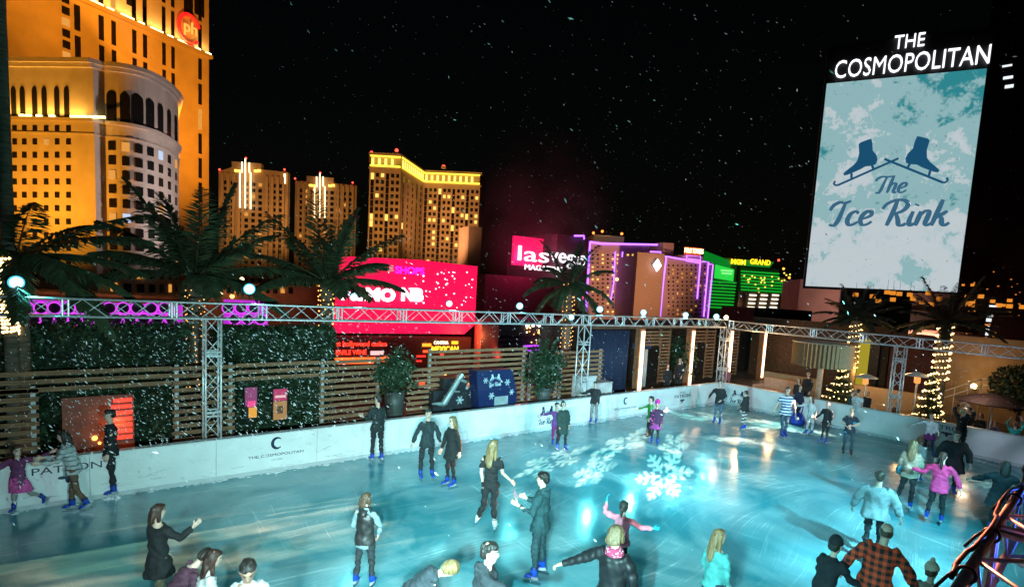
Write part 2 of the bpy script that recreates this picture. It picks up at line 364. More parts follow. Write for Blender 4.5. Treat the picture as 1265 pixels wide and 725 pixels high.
    for n in 'RL':
        up = nrm(-J['sh'+n]*.75+U*.25); fd = nrm(J['fd'+n]-up*(J['fd'+n]@up)); sd = np.cross(fd, up); an = J['a'+n]
        q = LB()
        sole = an-up*.085
        q.rings([an+up*.13, an+up*.09, an+up*.02, sole+up*.06+fd*.01, sole+up*.02+fd*.025, sole+fd*.03], [sd]*6, [fd]*6, [.050, .055, .049, .043, .040, .040], [.058, .063, .057, .076, .108, .114], 12)
        q.rings([sole+up*.045+fd*.03, sole+up*.05+fd*.09, sole+up*.04+fd*.14, sole+up*.025+fd*.175], [sd]*4, [up]*4, [.043, .044, .041, .026], [.042, .038, .034, .018], 10)
        feetv[n] = (q, sole, up, fd, sd)
    zl = min((feetv[n][1]-feetv[n][2]*(.078 if skates else .0))[2] for n in 'RL')
    dz = 0.004-zl
    if sit: dz = 0.0
    # uniform scale from the sight line to the head top
    ztop = (hc+HD*.125*hs)[2]+dz; xy0 = hc[:2]
    if height is None:
        q = base[:2]; s = 1.0
        for _ in range(12):
            c_, s_n = math.cos(rz), math.sin(rz); hx = np.array([q[0]+s*(c_*xy0[0]-s_n*xy0[1]), q[1]+s*(s_n*xy0[0]+c_*xy0[1])])
            pt = proj((hx[0], hx[1], s*ztop)); lo = proj((hx[0], hx[1], 0))
            s *= (lo[1]-head_y)/(lo[1]-pt[1])
    else: s = height/(1.76*(.9 if child else 1))
    nm = 'person'; root = thing(nm, label, 'person', tuple(base[:2])+(base[2],), group, rz)
    dist = np.linalg.norm(base[:2]); vox = max(.011, .0011*dist)/s
    dense = dist < 13
    mats = {'body': M('skin_'+skin, SKIN[skin], .5, var=.12, scale=20), 'jacket': cloth(*top) if not leather else M('leather_black', (.010, .010, .012), .5, var=.2, scale=8, bump=.12, spec=.35), 'trousers': cloth(legs) if legpat is None else cloth(legs, 'stripe', col2=(.02, .02, .02), sc=legpat), 'hair': hairmat(hair)}
    if shirt: mats['shirt'] = cloth(shirt)
    if vest: mats['jacket'] = M('vest_leather', vest, .45, var=.3, scale=9, bump=.6)
    if skirt: mats['skirt'] = cloth(skirt[0])
    if hat: mats['hat'] = cloth(hat[0])
    if scarf: mats['scarf'] = cloth(scarf, 'patch', col2=(.7, .6, .6), sc=30)
    if bag: mats['shoulder_bag'] = cloth(bag[0])
    hb = LB()
    if hands:
        for n in 'RL':
            pn = -S2 if n == 'R' else S2
            if abs(J['ad'+n]@S2) > .75: pn = F2 if J['ad'+n][2] > -.2 else -U
            hand_geo(hb, J['w'+n]+J['ad'+n]*.012, J['ad'+n], pn, 1.05, curl, 1 if n == 'R' else -1)
    if gloves:
        pass
    eyes = (hc, HS, HF, HD, hs)
    for key, l in D.items():
        PENDING.append(dict(root=root, key=key, l=l, s=s, dz=dz, vox=vox, mat=mats[key], hb=hb if key == 'body' else None, eyes=eyes if key == 'body' else None, seed=len(PENDING), fold=(.0045 if leather else .008) if key in ('jacket', 'trousers', 'skirt', 'shirt') else (.0065*.6 if key == 'hair' else 0), gl=gloves))
    for n in 'RL':
        q, sole, up, fd, sd = feetv[n]
        skm = M('skate_boot_%.2f_%.2f' % (skates[0], skates[2]), skates, .35, var=.15, scale=12, coat=.3) if skates else M('shoe_black', (.02, .02, .02), .5)
        me = bpy.data.meshes.new('skate' if skates else 'shoe'); me.from_pydata([tuple((p+U*dz)*s) for p in q.v], [], q.f); me.materials.append(skm)
        if skates:
            me.materials.append(M('skate_sole', (.30, .33, .36), .5, var=.2)); me.materials.append(M('skate_cuff_%.2f' % skates[2], tuple(c*.25 for c in skates), .5, var=.2))
            for pf in me.polygons:
                if pf.index >= 36 and pf.index < 60: pf.material_index = 1
                elif pf.index < 12 or 24 <= pf.index < 30: pf.material_index = 2
        me.polygons.foreach_set('use_smooth', [True]*len(me.polygons)); bo = bpy.data.objects.new('skate' if skates else 'shoe', me); link(bo, root)
        if skates:
            bl = MB(); w = .007
            for (f0, f1, z0, z1) in ((-.12, .18, -.078, -.042), (-.06, -.03, -.045, .01), (.08, .11, -.045, .01)):
                o = sole+fd*f0-sd*w+up*z0; bl.boxa((o+U*dz)*s, fd*(f1-f0)*s, sd*2*w*s, up*(z1-z0)*s)
            ob = None; me = bpy.data.meshes.new('blade'); me.from_pydata(bl.v, [], bl.f); me.materials.append(M('blade_steel', (.6, .62, .65), .25, 1.0, var=.1)); ob = bpy.data.objects.new('blade', me); link(ob, bo)
    if glasses:
        g = MB()
        for sg in (1, -1): g.path([(hc+HF*.105*hs+HD*.012*hs+HS*(.034*sg+.024*math.cos(w))*hs+HD*.018*math.sin(w)*hs+U*dz)*s for w in np.linspace(0, 2*math.pi, 10)], .0035*s, 5)
        for sg in (1, -1): g.tube((hc+HF*.1*hs+HD*.015*hs+HS*.055*sg*hs+U*dz)*s, (hc-HF*.0*hs+HD*.01*hs+HS*.08*sg*hs+U*dz)*s, .003*s, 5)
        me = bpy.data.meshes.new('glasses'); me.from_pydata(g.v, [], g.f); me.materials.append(M('black_plastic', (.015, .015, .015), .4, var=0)); link(bpy.data.objects.new('glasses', me), root)
    info = dict(root=root, s=s, dz=dz, J=J, hc=hc, rz=rz, S2=S2, F2=F2, T=T, pel=pel)
    PEOPLE.append(info); return info
def pworld(info, p):
    p = (np.array(p)+np.array([0, 0, info['dz']]))*info['s']; c, s = math.cos(info['rz']), math.sin(info['rz']); l = info['root'].location
    return np.array([l[0]+c*p[0]-s*p[1], l[1]+s*p[0]+c*p[1], l[2]+p[2]])
def vdir(info, d):
    c, s = math.cos(info['rz']), math.sin(info['rz']); return np.array([c*d[0]-s*d[1], s*d[0]+c*d[1], d[2]])
def finish_people():
    tmp = []
    for q in PENDING:
        me = bpy.data.meshes.new(q['key']); me.from_pydata([tuple(p) for p in q['l'].v], [], q['l'].f)
        o = bpy.data.objects.new('tmp', me); COL.objects.link(o)
        r = o.modifiers.new('r', 'REMESH'); r.mode = 'VOXEL'; r.voxel_size = q['vox']*(.8 if q['key'] == 'body' else 1.1)
        sm = o.modifiers.new('s', 'SMOOTH'); sm.factor = .5; sm.iterations = 2 if q['key'] == 'body' else 4
        tmp.append(o)
    bpy.context.view_layer.update(); dg = bpy.context.evaluated_depsgraph_get()
    eye = M('eye_dark', (.02, .015, .012), .3, var=0); lip = M('lip', (.4, .16, .14), .5, var=0); brow = M('brow_hair', (.05, .035, .025), .7, var=0)
    for q, o in zip(PENDING, tmp):
        me = bpy.data.meshes.new_from_object(o.evaluated_get(dg)); old = o.data
        bpy.data.objects.remove(o); bpy.data.meshes.remove(old)
        n = len(me.vertices); co = np.empty(n*3); me.vertices.foreach_get('co', co); co = co.reshape(-1, 3)
        if q['fold'] and n:
            nm = np.empty(n*3); me.vertices.foreach_get('normal', nm) if False else me.vertex_normals.foreach_get('vector', nm); nm = nm.reshape(-1, 3)
            rg = np.random.default_rng(q['seed']); d = np.zeros(n)
            for i in range(7):
                kv = rg.normal(size=3)*((14 if i < 5 else 26) if q['fold'] > .004 else 45); kv[2] *= 1.6 if q['fold'] > .004 else .35
                d += np.sin(co@kv+rg.uniform(0, 6.28)+1.5*np.sin(co@rg.normal(size=3)*9))
            d = np.sign(d)*np.abs(d)**.8
            co = co+nm*(d*q['fold']*.75)[:, None]
        verts = co; faces = [tuple(p.vertices) for p in me.polygons]; nf0 = len(faces)
        bpy.data.meshes.remove(me)
        if q['hb'] is not None and q['hb'].v:
            faces += [tuple(i+n for i in f) for f in q['hb'].f]; verts = np.vstack([co, np.array(q['hb'].v)])
        verts = (verts+np.array([0, 0, q['dz']]))*q['s']
        m2 = bpy.data.meshes.new(q['key']); m2.from_pydata(verts.tolist(), [], faces); m2.materials.append(q['mat'])
        m2.polygons.foreach_set('use_smooth', [True]*len(faces))
        if q['eyes'] is not None:
            for m in (eye, lip, brow): m2.materials.append(m)
            if q['gl']: m2.materials.append(cloth(q['gl']))
            hc, HS, HF, HD, hs = q['eyes']; cen = np.array([np.mean(co[list(f)], axis=0) for f in faces[:nf0]])-hc
            x, y, z = cen@HS/hs, cen@HF/hs, cen@HD/hs; idx = np.zeros(len(faces), int)
            e = (y > .05) & (np.hypot((np.abs(x)-.034)/.017, (z-.004)/.011) < 1); lp = (y > .05) & (np.hypot(x/.028, (z+.064)/.012) < 1); bw = (y > .05) & (np.hypot((np.abs(x)-.036)/.026, (z-.03)/.007) < 1)
            w = np.zeros(nf0, int); w[e] = 1; w[lp] = 2; w[bw] = 3; idx[:nf0] = w
            if q['gl']: idx[nf0:] = 4
            m2.polygons.foreach_set('material_index', idx.tolist())
        link(bpy.data.objects.new(q['key'], m2), q['root'])
# ---------------------------------------------------------------- rink, boards, truss, deck
WHITE = M('board_white', (.76, .77, .77), .3, var=.06, scale=2, bump=.04); STEEL = M('truss_aluminium', (.72, .74, .76), .38, .35, var=.2, scale=20)
BLACK = M('black_plastic', (.015, .015, .015), .4, var=0); NAVY = M('logo_navy', (.01, .02, .06), .5, var=0)
WOOD = M('fence_wood', (.25, .125, .062), .75, var=.45, scale=7, bump=.4, stretch=(.25, .25, 4)); DARKWOOD = M('cabana_wood', (.09, .05, .028), .7, var=.4, scale=6, bump=.3)
def ice_mat():
    m, nt, b = _nodes('ice'); L = nt.links.new
    tc = nt.nodes.new('ShaderNodeTexCoord'); b.inputs['Specular IOR Level'].default_value = .55
    wn = nt.nodes.new('ShaderNodeTexNoise'); wn.inputs['Scale'].default_value = .11; wn.inputs['Detail'].default_value = 1; L(tc.outputs['Object'], wn.inputs['Vector'])
    w1 = nt.nodes.new('ShaderNodeVectorMath'); w1.operation = 'MULTIPLY_ADD'; w1.inputs[1].default_value = (4.5, 4.5, 0); L(wn.outputs['Color'], w1.inputs[0]); L(tc.outputs['Object'], w1.inputs[2]); WARP = [w1.outputs[0]]
    def noise(sc, st=(1, 1, 1), rot=0, det=6, dist=0):
        mp = nt.nodes.new('ShaderNodeMapping'); mp.inputs['Scale'].default_value = st; mp.inputs['Rotation'].default_value = (0, 0, rot)
        n = nt.nodes.new('ShaderNodeTexNoise'); n.inputs['Scale'].default_value = sc; n.inputs['Detail'].default_value = det; n.inputs['Distortion'].default_value = dist
        L(WARP[0], mp.inputs[0]); L(mp.outputs[0], n.inputs['Vector']); return n
    def ramp(src, a, c, lo, hi):
        r = nt.nodes.new('ShaderNodeMapRange'); r.inputs[1].default_value = a; r.inputs[2].default_value = c; r.inputs[3].default_value = lo; r.inputs[4].default_value = hi; L(src, r.inputs[0]); return r.outputs[0]
    def mth(op, x, y):
        q = nt.nodes.new('ShaderNodeMath'); q.operation = op
        for i, z in enumerate((x, y)):
            if isinstance(z, (int, float)): q.inputs[i].default_value = z
            else: L(z, q.inputs[i])
        return q.outputs[0]
    s1 = ramp(noise(3.2, (.16, 4.5, 1), .35, 8, .5).outputs['Fac'], .60, .70, 0, 1)
    s2 = ramp(noise(2.6, (5, .2, 1), .8, 8, .6).outputs['Fac'], .62, .72, 0, 1)
    s3 = ramp(noise(2.4, (.15, 4, 1), -.75, 7, .8).outputs['Fac'], .62, .72, 0, 1)
    s4 = ramp(noise(7, (.12, 9, 1), .15, 6, .2).outputs['Fac'], .63, .68, 0, 1)
    s5 = ramp(noise(11, (.10, 7, 1), -.5, 4, .1).outputs['Fac'], .64, .68, 0, 1); s6 = ramp(noise(9, (6, .10, 1), .9, 4, .1).outputs['Fac'], .64, .68, 0, 1)
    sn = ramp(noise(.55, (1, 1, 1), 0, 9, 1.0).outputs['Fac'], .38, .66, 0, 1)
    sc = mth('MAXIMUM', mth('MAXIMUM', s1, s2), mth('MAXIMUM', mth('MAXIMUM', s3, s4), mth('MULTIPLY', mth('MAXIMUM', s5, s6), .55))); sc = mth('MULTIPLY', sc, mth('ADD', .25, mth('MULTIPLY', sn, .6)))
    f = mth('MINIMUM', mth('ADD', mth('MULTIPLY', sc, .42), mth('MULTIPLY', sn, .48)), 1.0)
    mx = nt.nodes.new('ShaderNodeMix'); mx.data_type = 'RGBA'; mx.inputs[6].default_value = (.06, .29, .35, 1); mx.inputs[7].default_value = (.56, .75, .77, 1)  # teal of the lamps is put partly into the ice base colour
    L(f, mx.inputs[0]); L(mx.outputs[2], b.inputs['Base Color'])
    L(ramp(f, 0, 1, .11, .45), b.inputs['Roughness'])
    bp = nt.nodes.new('ShaderNodeBump'); bp.inputs['Strength'].default_value = .25; bp.inputs['Distance'].default_value = .01; L(f, bp.inputs['Height']); L(bp.outputs[0], b.inputs['Normal'])
    return m
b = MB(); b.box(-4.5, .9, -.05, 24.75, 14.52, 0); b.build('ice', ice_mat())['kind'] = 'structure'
b = MB(); b.poly([(-30, -12), (45, -12), (45, 23.2), (16.9, 23.2), (16.9, 20.3), (-30, 20.3)], -.4, -.055); b.build('deck', M('deck_paving', (.09, .075, .06), .6, var=.35, scale=2, bump=.2))['kind'] = 'structure'
b = MB(); b.box(-900, -900, -9.2, 1500, 1500, -9); b.build('ground', M('asphalt', (.05, .05, .052), .8, var=.3, scale=.3))['kind'] = 'structure'
def logo_skates(o, ru, rv, h, mat, parent, name='skate_emblem', th=.004):
    """two crossed skates, total height about h; o = centre"""
    rn = np.cross(ru, rv); o = np.array(o, float); ru = np.array(ru, float); rv = np.array(rv, float)
    boot = [(-.30, .95), (-.22, 1.02), (.02, 1.10), (.16, 1.13), (.22, .95), (.26, .68), (.42, .50), (.48, .33), (.44, .16), (.30, .10), (.05, .08), (-.12, -.02), (-.35, -.12), (-.60, -.22), (-.74, -.24), (-.76, -.14), (-.62, -.02), (-.40, .16), (-.28, .32), (-.24, .60)]
    for sg in (1, -1):
        b = MB(); k = h/1.7; cx = -.72*sg; ang = R(24)*sg; ca, sa = math.cos(ang), math.sin(ang)
        def tr(u, v, ca=ca, sa=sa): u *= sg*.82; v *= .82; return ((cx*1.1+u*ca-v*sa*1)*k, (v*ca+u*sa)*k)
        ol = [(cx*1.1*k+u*sg*.8*k, (v*.9-.1)*k) for u, v in boot]
        b.slab(o, ru, rv, rn, ol, th)
        def bar(p, q, w):
            p = np.array(p); q = np.array(q); d = q-p; d = d/np.linalg.norm(d); n = np.array([-d[1], d[0]])*w
            b.slab(o, ru, rv, rn, [tuple(p-n), tuple(q-n), tuple(q+n), tuple(p+n)], th)
        B = lambda u, v: (cx*1.1*k+u*sg*.8*k, (v*.9-.1)*k)
        bar(B(-.95, -.62), B(1.25, .34), .022*h); bar(B(-.45, -.16), B(-.42, -.40), .022*h); bar(B(.30, .12), B(.38, -.06), .022*h)
        for i in range(5):
            w0 = math.pi*1.05+.35*i*-1; w1 = w0-.35
            bar((B(-.95, -.62)[0]+sg*-.07*h*math.sin(.5*i), B(-.95, -.62)[1]+.05*h-.05*h*math.cos(.5*i)), (B(-.95, -.62)[0]+sg*-.07*h*math.sin(.5*i+.5), B(-.95, -.62)[1]+.05*h-.05*h*math.cos(.5*i+.5)), .02*h)
        b.build(name, mat, parent)
def ribbon(pts, w, o, ru, rv, mat, name, parent, th=.01, slant=0.0):
    """brush lettering: strokes (list of polylines) with a given pen width"""
    rn = np.cross(ru, rv); b = MB()
    for k, (st) in enumerate(pts):
        P = np.array(st, float); Q = []
        n = len(P)
        for i in range(n-1):
            p0, p1, p2, p3 = P[max(i-1, 0)], P[i], P[i+1], P[min(i+2, n-1)]
            for t in np.linspace(0, 1, 7)[:-1]:
                Q.append(.5*((2*p1)+(-p0+p2)*t+(2*p0-5*p1+4*p2-p3)*t*t+(-p0+3*p1-3*p2+p3)*t**3))
        Q.append(P[-1]); Q = np.array(Q); Q[:, 0] += Q[:, 1]*slant
        m = len(Q); L_, R_ = [], []
        for i in range(m):
            d = Q[min(i+1, m-1)]-Q[max(i-1, 0)]; d = d/(np.linalg.norm(d)+1e-9); nn = np.array([-d[1], d[0]])
            ww = w*(.62+.45*abs(d[1]))*(.55+.45*math.sin(math.pi*min(1, max(0, (i+1.5)/(m+2)))))
            L_.append(Q[i]+nn*ww); R_.append(Q[i]-nn*ww)
        oz = th*(1+.06*k)
        vs = [np.array(o)+p[0]*np.array(ru)+p[1]*np.array(rv)+rn*oz for p in L_+R_]; vs += [q-rn*th*.9 for q in vs]
        fs = [(i, m+i, m+i+1, i+1) for i in range(m-1)]+[(2*m+i, 2*m+i+1, 3*m+i+1, 3*m+i) for i in range(m-1)]
        fs += [(i, i+1, 2*m+i+1, 2*m+i) for i in range(m-1)]+[(m+i+1, m+i, 3*m+i, 3*m+i+1) for i in range(m-1)]
        b.add(vs, fs)
    return b.build(name, mat, parent)
SCRIPT = {  # cap height 1
 'T': ([[(-.05, .72), (.0, .86), (.2, .97), (.5, .96), (.85, 1.0)], [(.45, .95), (.40, .5), (.36, .15), (.28, .02), (.14, .05)]], .68),
 'h': ([[(.10, 1.0), (.08, .5), (.06, .02)], [(.07, .35), (.2, .56), (.34, .54), (.36, .35), (.35, .12), (.42, .02), (.52, .08)]], .52),
 'e': ([[(.05, .26), (.22, .32), (.36, .42), (.32, .56), (.18, .57), (.06, .4), (.06, .18), (.18, .03), (.34, .06), (.46, .17)]], .50),
 'I': ([[(-.12, .62), (-.06, .82), (.12, .95), (.34, .93), (.52, 1.0)], [(.34, .94), (.32, .5), (.28, .15), (.18, .0), (.02, .04)]], .58),
 'c': ([[(.36, .48), (.24, .58), (.08, .46), (.05, .2), (.16, .03), (.32, .06), (.44, .16)]], .46),
 'R': ([[(.26, .98), (.25, .5), (.2, .0)], [(-.14, .66), (-.05, .86), (.2, 1.0), (.48, 1.0), (.66, .84), (.6, .62), (.4, .5), (.27, .5)], [(.36, .5), (.5, .25), (.6, .04), (.74, .02), (.82, .1)]], .84),
 'i': ([[(.08, .56), (.06, .2), (.14, .02), (.28, .1)], [(.12, .78), (.13, .84)]], .28),
 'n': ([[(.06, .56), (.05, .3), (.04, .0)], [(.05, .34), (.18, .56), (.32, .54), (.34, .32), (.33, .1), (.42, .02), (.52, .1)]], .52),
 'k': ([[(.10, 1.0), (.07, .5), (.04, .0)], [(.38, .56), (.24, .44), (.08, .3)], [(.12, .33), (.26, .3), (.34, .1), (.46, .02), (.58, .12)]], .58),
 ' ': ([], .32)}
def script_word(wd, o, ru, rv, h, mat, parent, name, th=.01, slant=.22, w=.075):
    x = 0; st = []
    for ch in wd: x += SCRIPT[ch][1]
    x0 = -x/2
    for ch in wd:
        for s_ in SCRIPT[ch][0]: st.append([((x0+u)*h, v*h) for u, v in s_])
        x0 += SCRIPT[ch][1]
    return ribbon(st, w*h, o, ru, rv, mat, name, parent, th, slant)
# boards
XR, YR, ZR = np.array([1., 0, 0]), np.array([0, 1., 0]), np.array([0, 0, 1.])
RAIL = M('board_cap', (.62, .64, .66), .35, var=.08)
bl = thing('rink_board', 'long white rink board below the slatted fence, running the whole length of the ice', 'rink board', (10, 14.6, 0), 'white boards round the rink')
x = -4.5
while x < 24.7:
    x1 = min(x+2.42, 24.75); b = MB(); b.box(x, 14.52, 0, x1-.008, 14.66, .975); b.build('panel', WHITE, bl); x = x1
b = MB(); b.box(-4.5, 14.50, .977, 24.75, 14.70, 1.01); b.build('top_rail', RAIL, bl)
b = MB(); b.box(-4.5, 14.508, .001, 24.75, 14.517, .10); b.build('kick_plate', M('kick_grey', (.5, .53, .55), .4, var=.1), bl)
br = thing('rink_board', 'white rink board in front of the palms, across the short end of the ice', 'rink board', (24.8, 8, 0), 'white boards round the rink')
y = .9
while y < 14.4:
    y1 = min(y+2.27, 14.52); b = MB(); b.box(24.75, y, 0, 24.89, y1-.008, .975); b.build('panel', WHITE, br); y = y1
b = MB(); b.box(24.73, .9, .977, 24.93, 14.49, 1.01); b.build('top_rail', RAIL, br)
b = MB(); b.box(24.738, .9, .001, 24.747, 14.50, .10); b.build('kick_plate', M('kick_grey'), br)
fY = 14.515
def on_left(px, py): return onY(px, py, fY)
def ring_c(o, ru, rv, r, w, mat, parent):
    rn = np.cross(ru, rv); b = MB(); P = []
    for t in np.linspace(R(42), R(318), 24): P.append((r*.9*math.cos(t), r*math.sin(t)))
    for i in range(23):
        t = (i+.5)/23; ww = w*(.4+1.3*math.sin(math.pi*t))
        p, q = np.array(P[i]), np.array(P[i+1]); ip, iq = p*(1-ww/r), q*(1-ww/r); b.slab(o, ru, rv, rn, [tuple(p), tuple(q), tuple(iq), tuple(ip)], .004)
    b.build('letter_c_emblem', mat, parent)
for (px, py, r) in ((342, 547, .16), (773, 495, .15)):
    p = on_left(px, py); ring_c(p, XR, ZR, r, .05, NAVY, bl)
    text('THE COSMOPOLITAN', 'lettering', NAVY, p+np.array([0, 0, -.33]), XR, ZR, .07, bl, .002, width=1.35)
    text('of LAS VEGAS', 'lettering', M('logo_grey', (.3, .34, .4), .5, var=0), p+np.array([0, 0, -.43]), XR, ZR, .035, bl, .002)
def patron(p, ru, parent):
    text('PATRON', 'lettering', NAVY, p, ru, ZR, .155, parent, .002, width=1.15)
    text('SIMPLY PERFECT', 'lettering', M('logo_grey'), p+ZR*.22, ru, ZR, .045, parent, .002)
    b = MB(); rn = np.cross(ru, ZR)
    for (u, v, a_, c_) in ((0, -.16, .05, .09), (-.09, -.12, .08, .035), (.09, -.12, .08, .035)):
        b.slab(p, ru, ZR, rn, [(u+a_*math.cos(t), v+c_*math.sin(t)) for t in np.linspace(0, 2*math.pi, 13)[:-1]], .003+.0006*len(b.f)/14)
    b.build('bee_emblem', NAVY, parent)
patron(on_left(84, 582), XR, bl); patron(on_left(843, 491), XR, bl)
p = on_left(676, 511); logo_skates(p+ZR*.06, XR, ZR, .42, NAVY, bl)
script_word('Ice Rink', p-ZR*.36, XR, ZR, .2, NAVY, bl, 'lettering', .004, w=.09)
fX = 24.743
p = onX(912, 488, fX); logo_skates(p+ZR*.0, -YR, ZR, .4, NAVY, br); script_word('Ice Rink', p-ZR*.4, -YR, ZR, .2, NAVY, br, 'lettering', .004, w=.09)
p = onX(1170, 531, fX); patron(p, -YR, br)
# shaved ice swept against the boards, scuffs on the panels
b = MB(); rgi = np.random.default_rng(31)
for i in range(420):
    if i < 300: x_, y_ = rgi.uniform(-4, 24.6), 14.5-abs(rgi.normal())*.05
    else: x_, y_ = 24.72-abs(rgi.normal())*.05, rgi.uniform(1, 14.4)
    r = rgi.uniform(.012, .04); b.ball((x_, y_, .0), r, 6, 4, (rgi.uniform(1, 3), 1.0, .35))
b.build('shaved_ice', M('shaved_ice', (.8, .84, .86), .7, var=.1, bump=.5))['kind'] = 'stuff'
SCUFF = M('scuff_grey', (.45, .48, .5), .5, var=.5, scale=20)
for i in range(110):
    x_ = rgi.uniform(-1, 24); z_ = abs(rgi.normal())*.18+.11; l = rgi.uniform(.08, .5); a_ = rgi.normal()*.15
    if z_ > .8: continue
    MB().slab((x_, 14.519, z_), XR, ZR, -YR, [(0, 0), (l, a_*l), (l*.9, a_*l+.008), (0, .012)], .003).build('scuff_mark', SCUFF, bl)
# trusses
CHROME = STEEL
def truss(name, label, p0, p1, size=.38, group='aluminium box trusses over the rink', vertical=False, seg=2.0, mat=STEEL):
    p0, p1 = np.array(p0, float), np.array(p1, float); d = p1-p0; Ln = np.linalg.norm(d); d /= Ln
    up = ZR if not vertical else np.array([0, 1., 0]); a = nrm(np.cross(d, up)); up = np.cross(a, d)
    t = thing(name, label, 'truss', tuple(p0), group); h = size/2; r = .024
    cs = [p0+a*sx*h+up*sz*h for sx, sz in ((-1, -1), (1, -1), (1, 1), (-1, 1))]
    for c in cs: MB().tube(c, c+d*Ln, r, 8).build('chord', mat, t, True)
    L = MB(); n = max(2, int(Ln/(size*1.18))); st = Ln/n
    for k in range(4):
        c0, c1 = cs[k], cs[(k+1) % 4]
        for i in range(n):
            q0, q1 = (c0, c1) if (i+k) % 2 == 0 else (c1, c0)
            L.tube(q0+d*st*i, q1+d*st*(i+1), .0115, 6)
    L.build('lacing', mat, t, True)
    nseg = int(Ln/seg)
    for i in range(nseg+1):
        for e in (-.05, .05):
            c = p0+d*min(max(i*seg+e, .02), Ln-.02); P = MB()
            for k in range(4): P.tube(c+a*(cs[k]-p0)@a*0+(cs[k]-p0), c+(cs[(k+1) % 4]-p0), .021, 6)
            P.build('joint_frame', mat, t)
    return t
zt = lambda X: 4.06-.0105*X
truss('lighting_truss', 'horizontal silver box truss above the slatted fence, carrying the row of stage lights', (-6, 15.4, zt(-6)), (25.9, 15.4, zt(26.2)))
truss('lighting_truss', 'horizontal silver box truss in front of the two right palms and the marquee', (26.1, 15.15, 3.74), (26.1, .2, 3.66))
truss('lighting_truss', 'near truss in the bottom corner wound with black cables under coloured light', (26, 1.92, 3.62), (1.2, .263, 3.62), mat=STEEL)
for (X, Y, lb) in ((2.83, 15.4, 'upright truss leg in front of the hedge, nearest to the wall with the two posters'), (15.95, 15.4, 'upright truss leg beside the navy curtain and the slatted fence'), (26.1, 15.4, 'upright corner truss leg between two strip lights'), (26.1, 7.75, 'upright truss leg at the short end beside the patio heaters')):
    truss('truss_post', lb, (X, Y, -.03), (X, Y, (zt(X) if Y > 15 else 3.7)-.19), .34, 'upright truss legs', True, 1.5)
    b = MB(); b.box(X-.35, Y-.35, -.05, X+.35, Y+.35, -.03)
    bp_ = b.build('base_plate', STEEL, [o for o in COL.objects if o.name.startswith('truss_post') and o.type == 'EMPTY'][-1])
# cables on near truss
def cable(P, r, label):
    top(MB().path(P, r, 7), 'cable', M('cable_rubber', (.012, .012, .014), .45, var=.1), label, 'cable', 'black cables on the near truss', True)
def T3(X, s, z): return np.array([X, .385+.067*(X-3.02)+s, 3.62+z])
cable([T3(3.0+.05*i+.05*math.sin(i*.9), .215+.02*math.sin(i*.25), .215+.015*math.cos(i*.33)) for i in range(60)], .011, 'thick black cable snaking along the top chord of the near truss')
def strap(X):
    P = [T3(X, .19+.036*math.cos(t), .19+.036*math.sin(t)) for t in np.linspace(0, 6.5, 14)]+[T3(X-.03, .25, .17), T3(X-.05, .29, .10)]
    return P
for i, X in enumerate((3.2, 3.9, 4.8)): cable(strap(X), .008, ['black tie strap knotted round the lowest visible stretch of the near truss chord', 'black tie strap knotted round the middle of the near truss chord', 'black tie strap knotted round the near truss chord by the picture edge'][i])
# slatted fences
def fence_panel(X0, X1, Y, zs, label, posts=True, h=.105, group='slatted timber fence panels', mat=WOOD, posth=None):
    t = thing('slat_fence', label, 'fence', (X0, Y, 0), group); b = MB()
    for z in zs: b.box(X0, Y-.02, z-h/2, X1, Y+.02, z+h/2)
    b.build('slats', mat, t)
    if posts:
        for X in (X0+.1, X1-.1): MB().box(X-.045, Y+.022, -.05, X+.045, Y+.11, (posth or max(zs)+.1)).build('post', M('post_steel', (.4, .42, .43), .5, .4, var=.2), t)
    return t
zz = [.35+.19*i for i in range(12)]
FY = 16.6; xf = lambda px: onY(px, 470, FY)[0]
fence_panel(-5, xf(47), FY, zz[:10], 'slatted timber fence panel at the far left picture edge')
fence_panel(-5, xf(212), FY, [2.08, 2.27, 2.46], 'three long timber rails above the red panel and its glowing bars', False)
fence_panel(xf(213), xf(290), FY, zz, 'slatted timber fence panel behind the truss leg nearest the posters')
fence_panel(xf(291), xf(394), FY, [2.08, 2.27, 2.46], 'three timber rails above the two lit posters', False)
fence_panel(xf(395), xf(471), FY, zz, 'slatted timber fence panel between the posters and the tall planter')
fence_panel(xf(503), xf(548), FY, zz[:10], 'short slatted fence panel right of the tall planter', False)
fence_panel(xf(530), xf(652), FY+.13, [z+.2 for z in zz], 'wide slatted fence panel behind the blue ice resurfacer, in front of the red column')
fence_panel(xf(653), xf(690), FY, zz, 'slatted fence panel left of the potted palm')
fence_panel(xf(691), xf(743), FY, zz, 'slatted fence panel behind the truss leg beside the navy curtain')
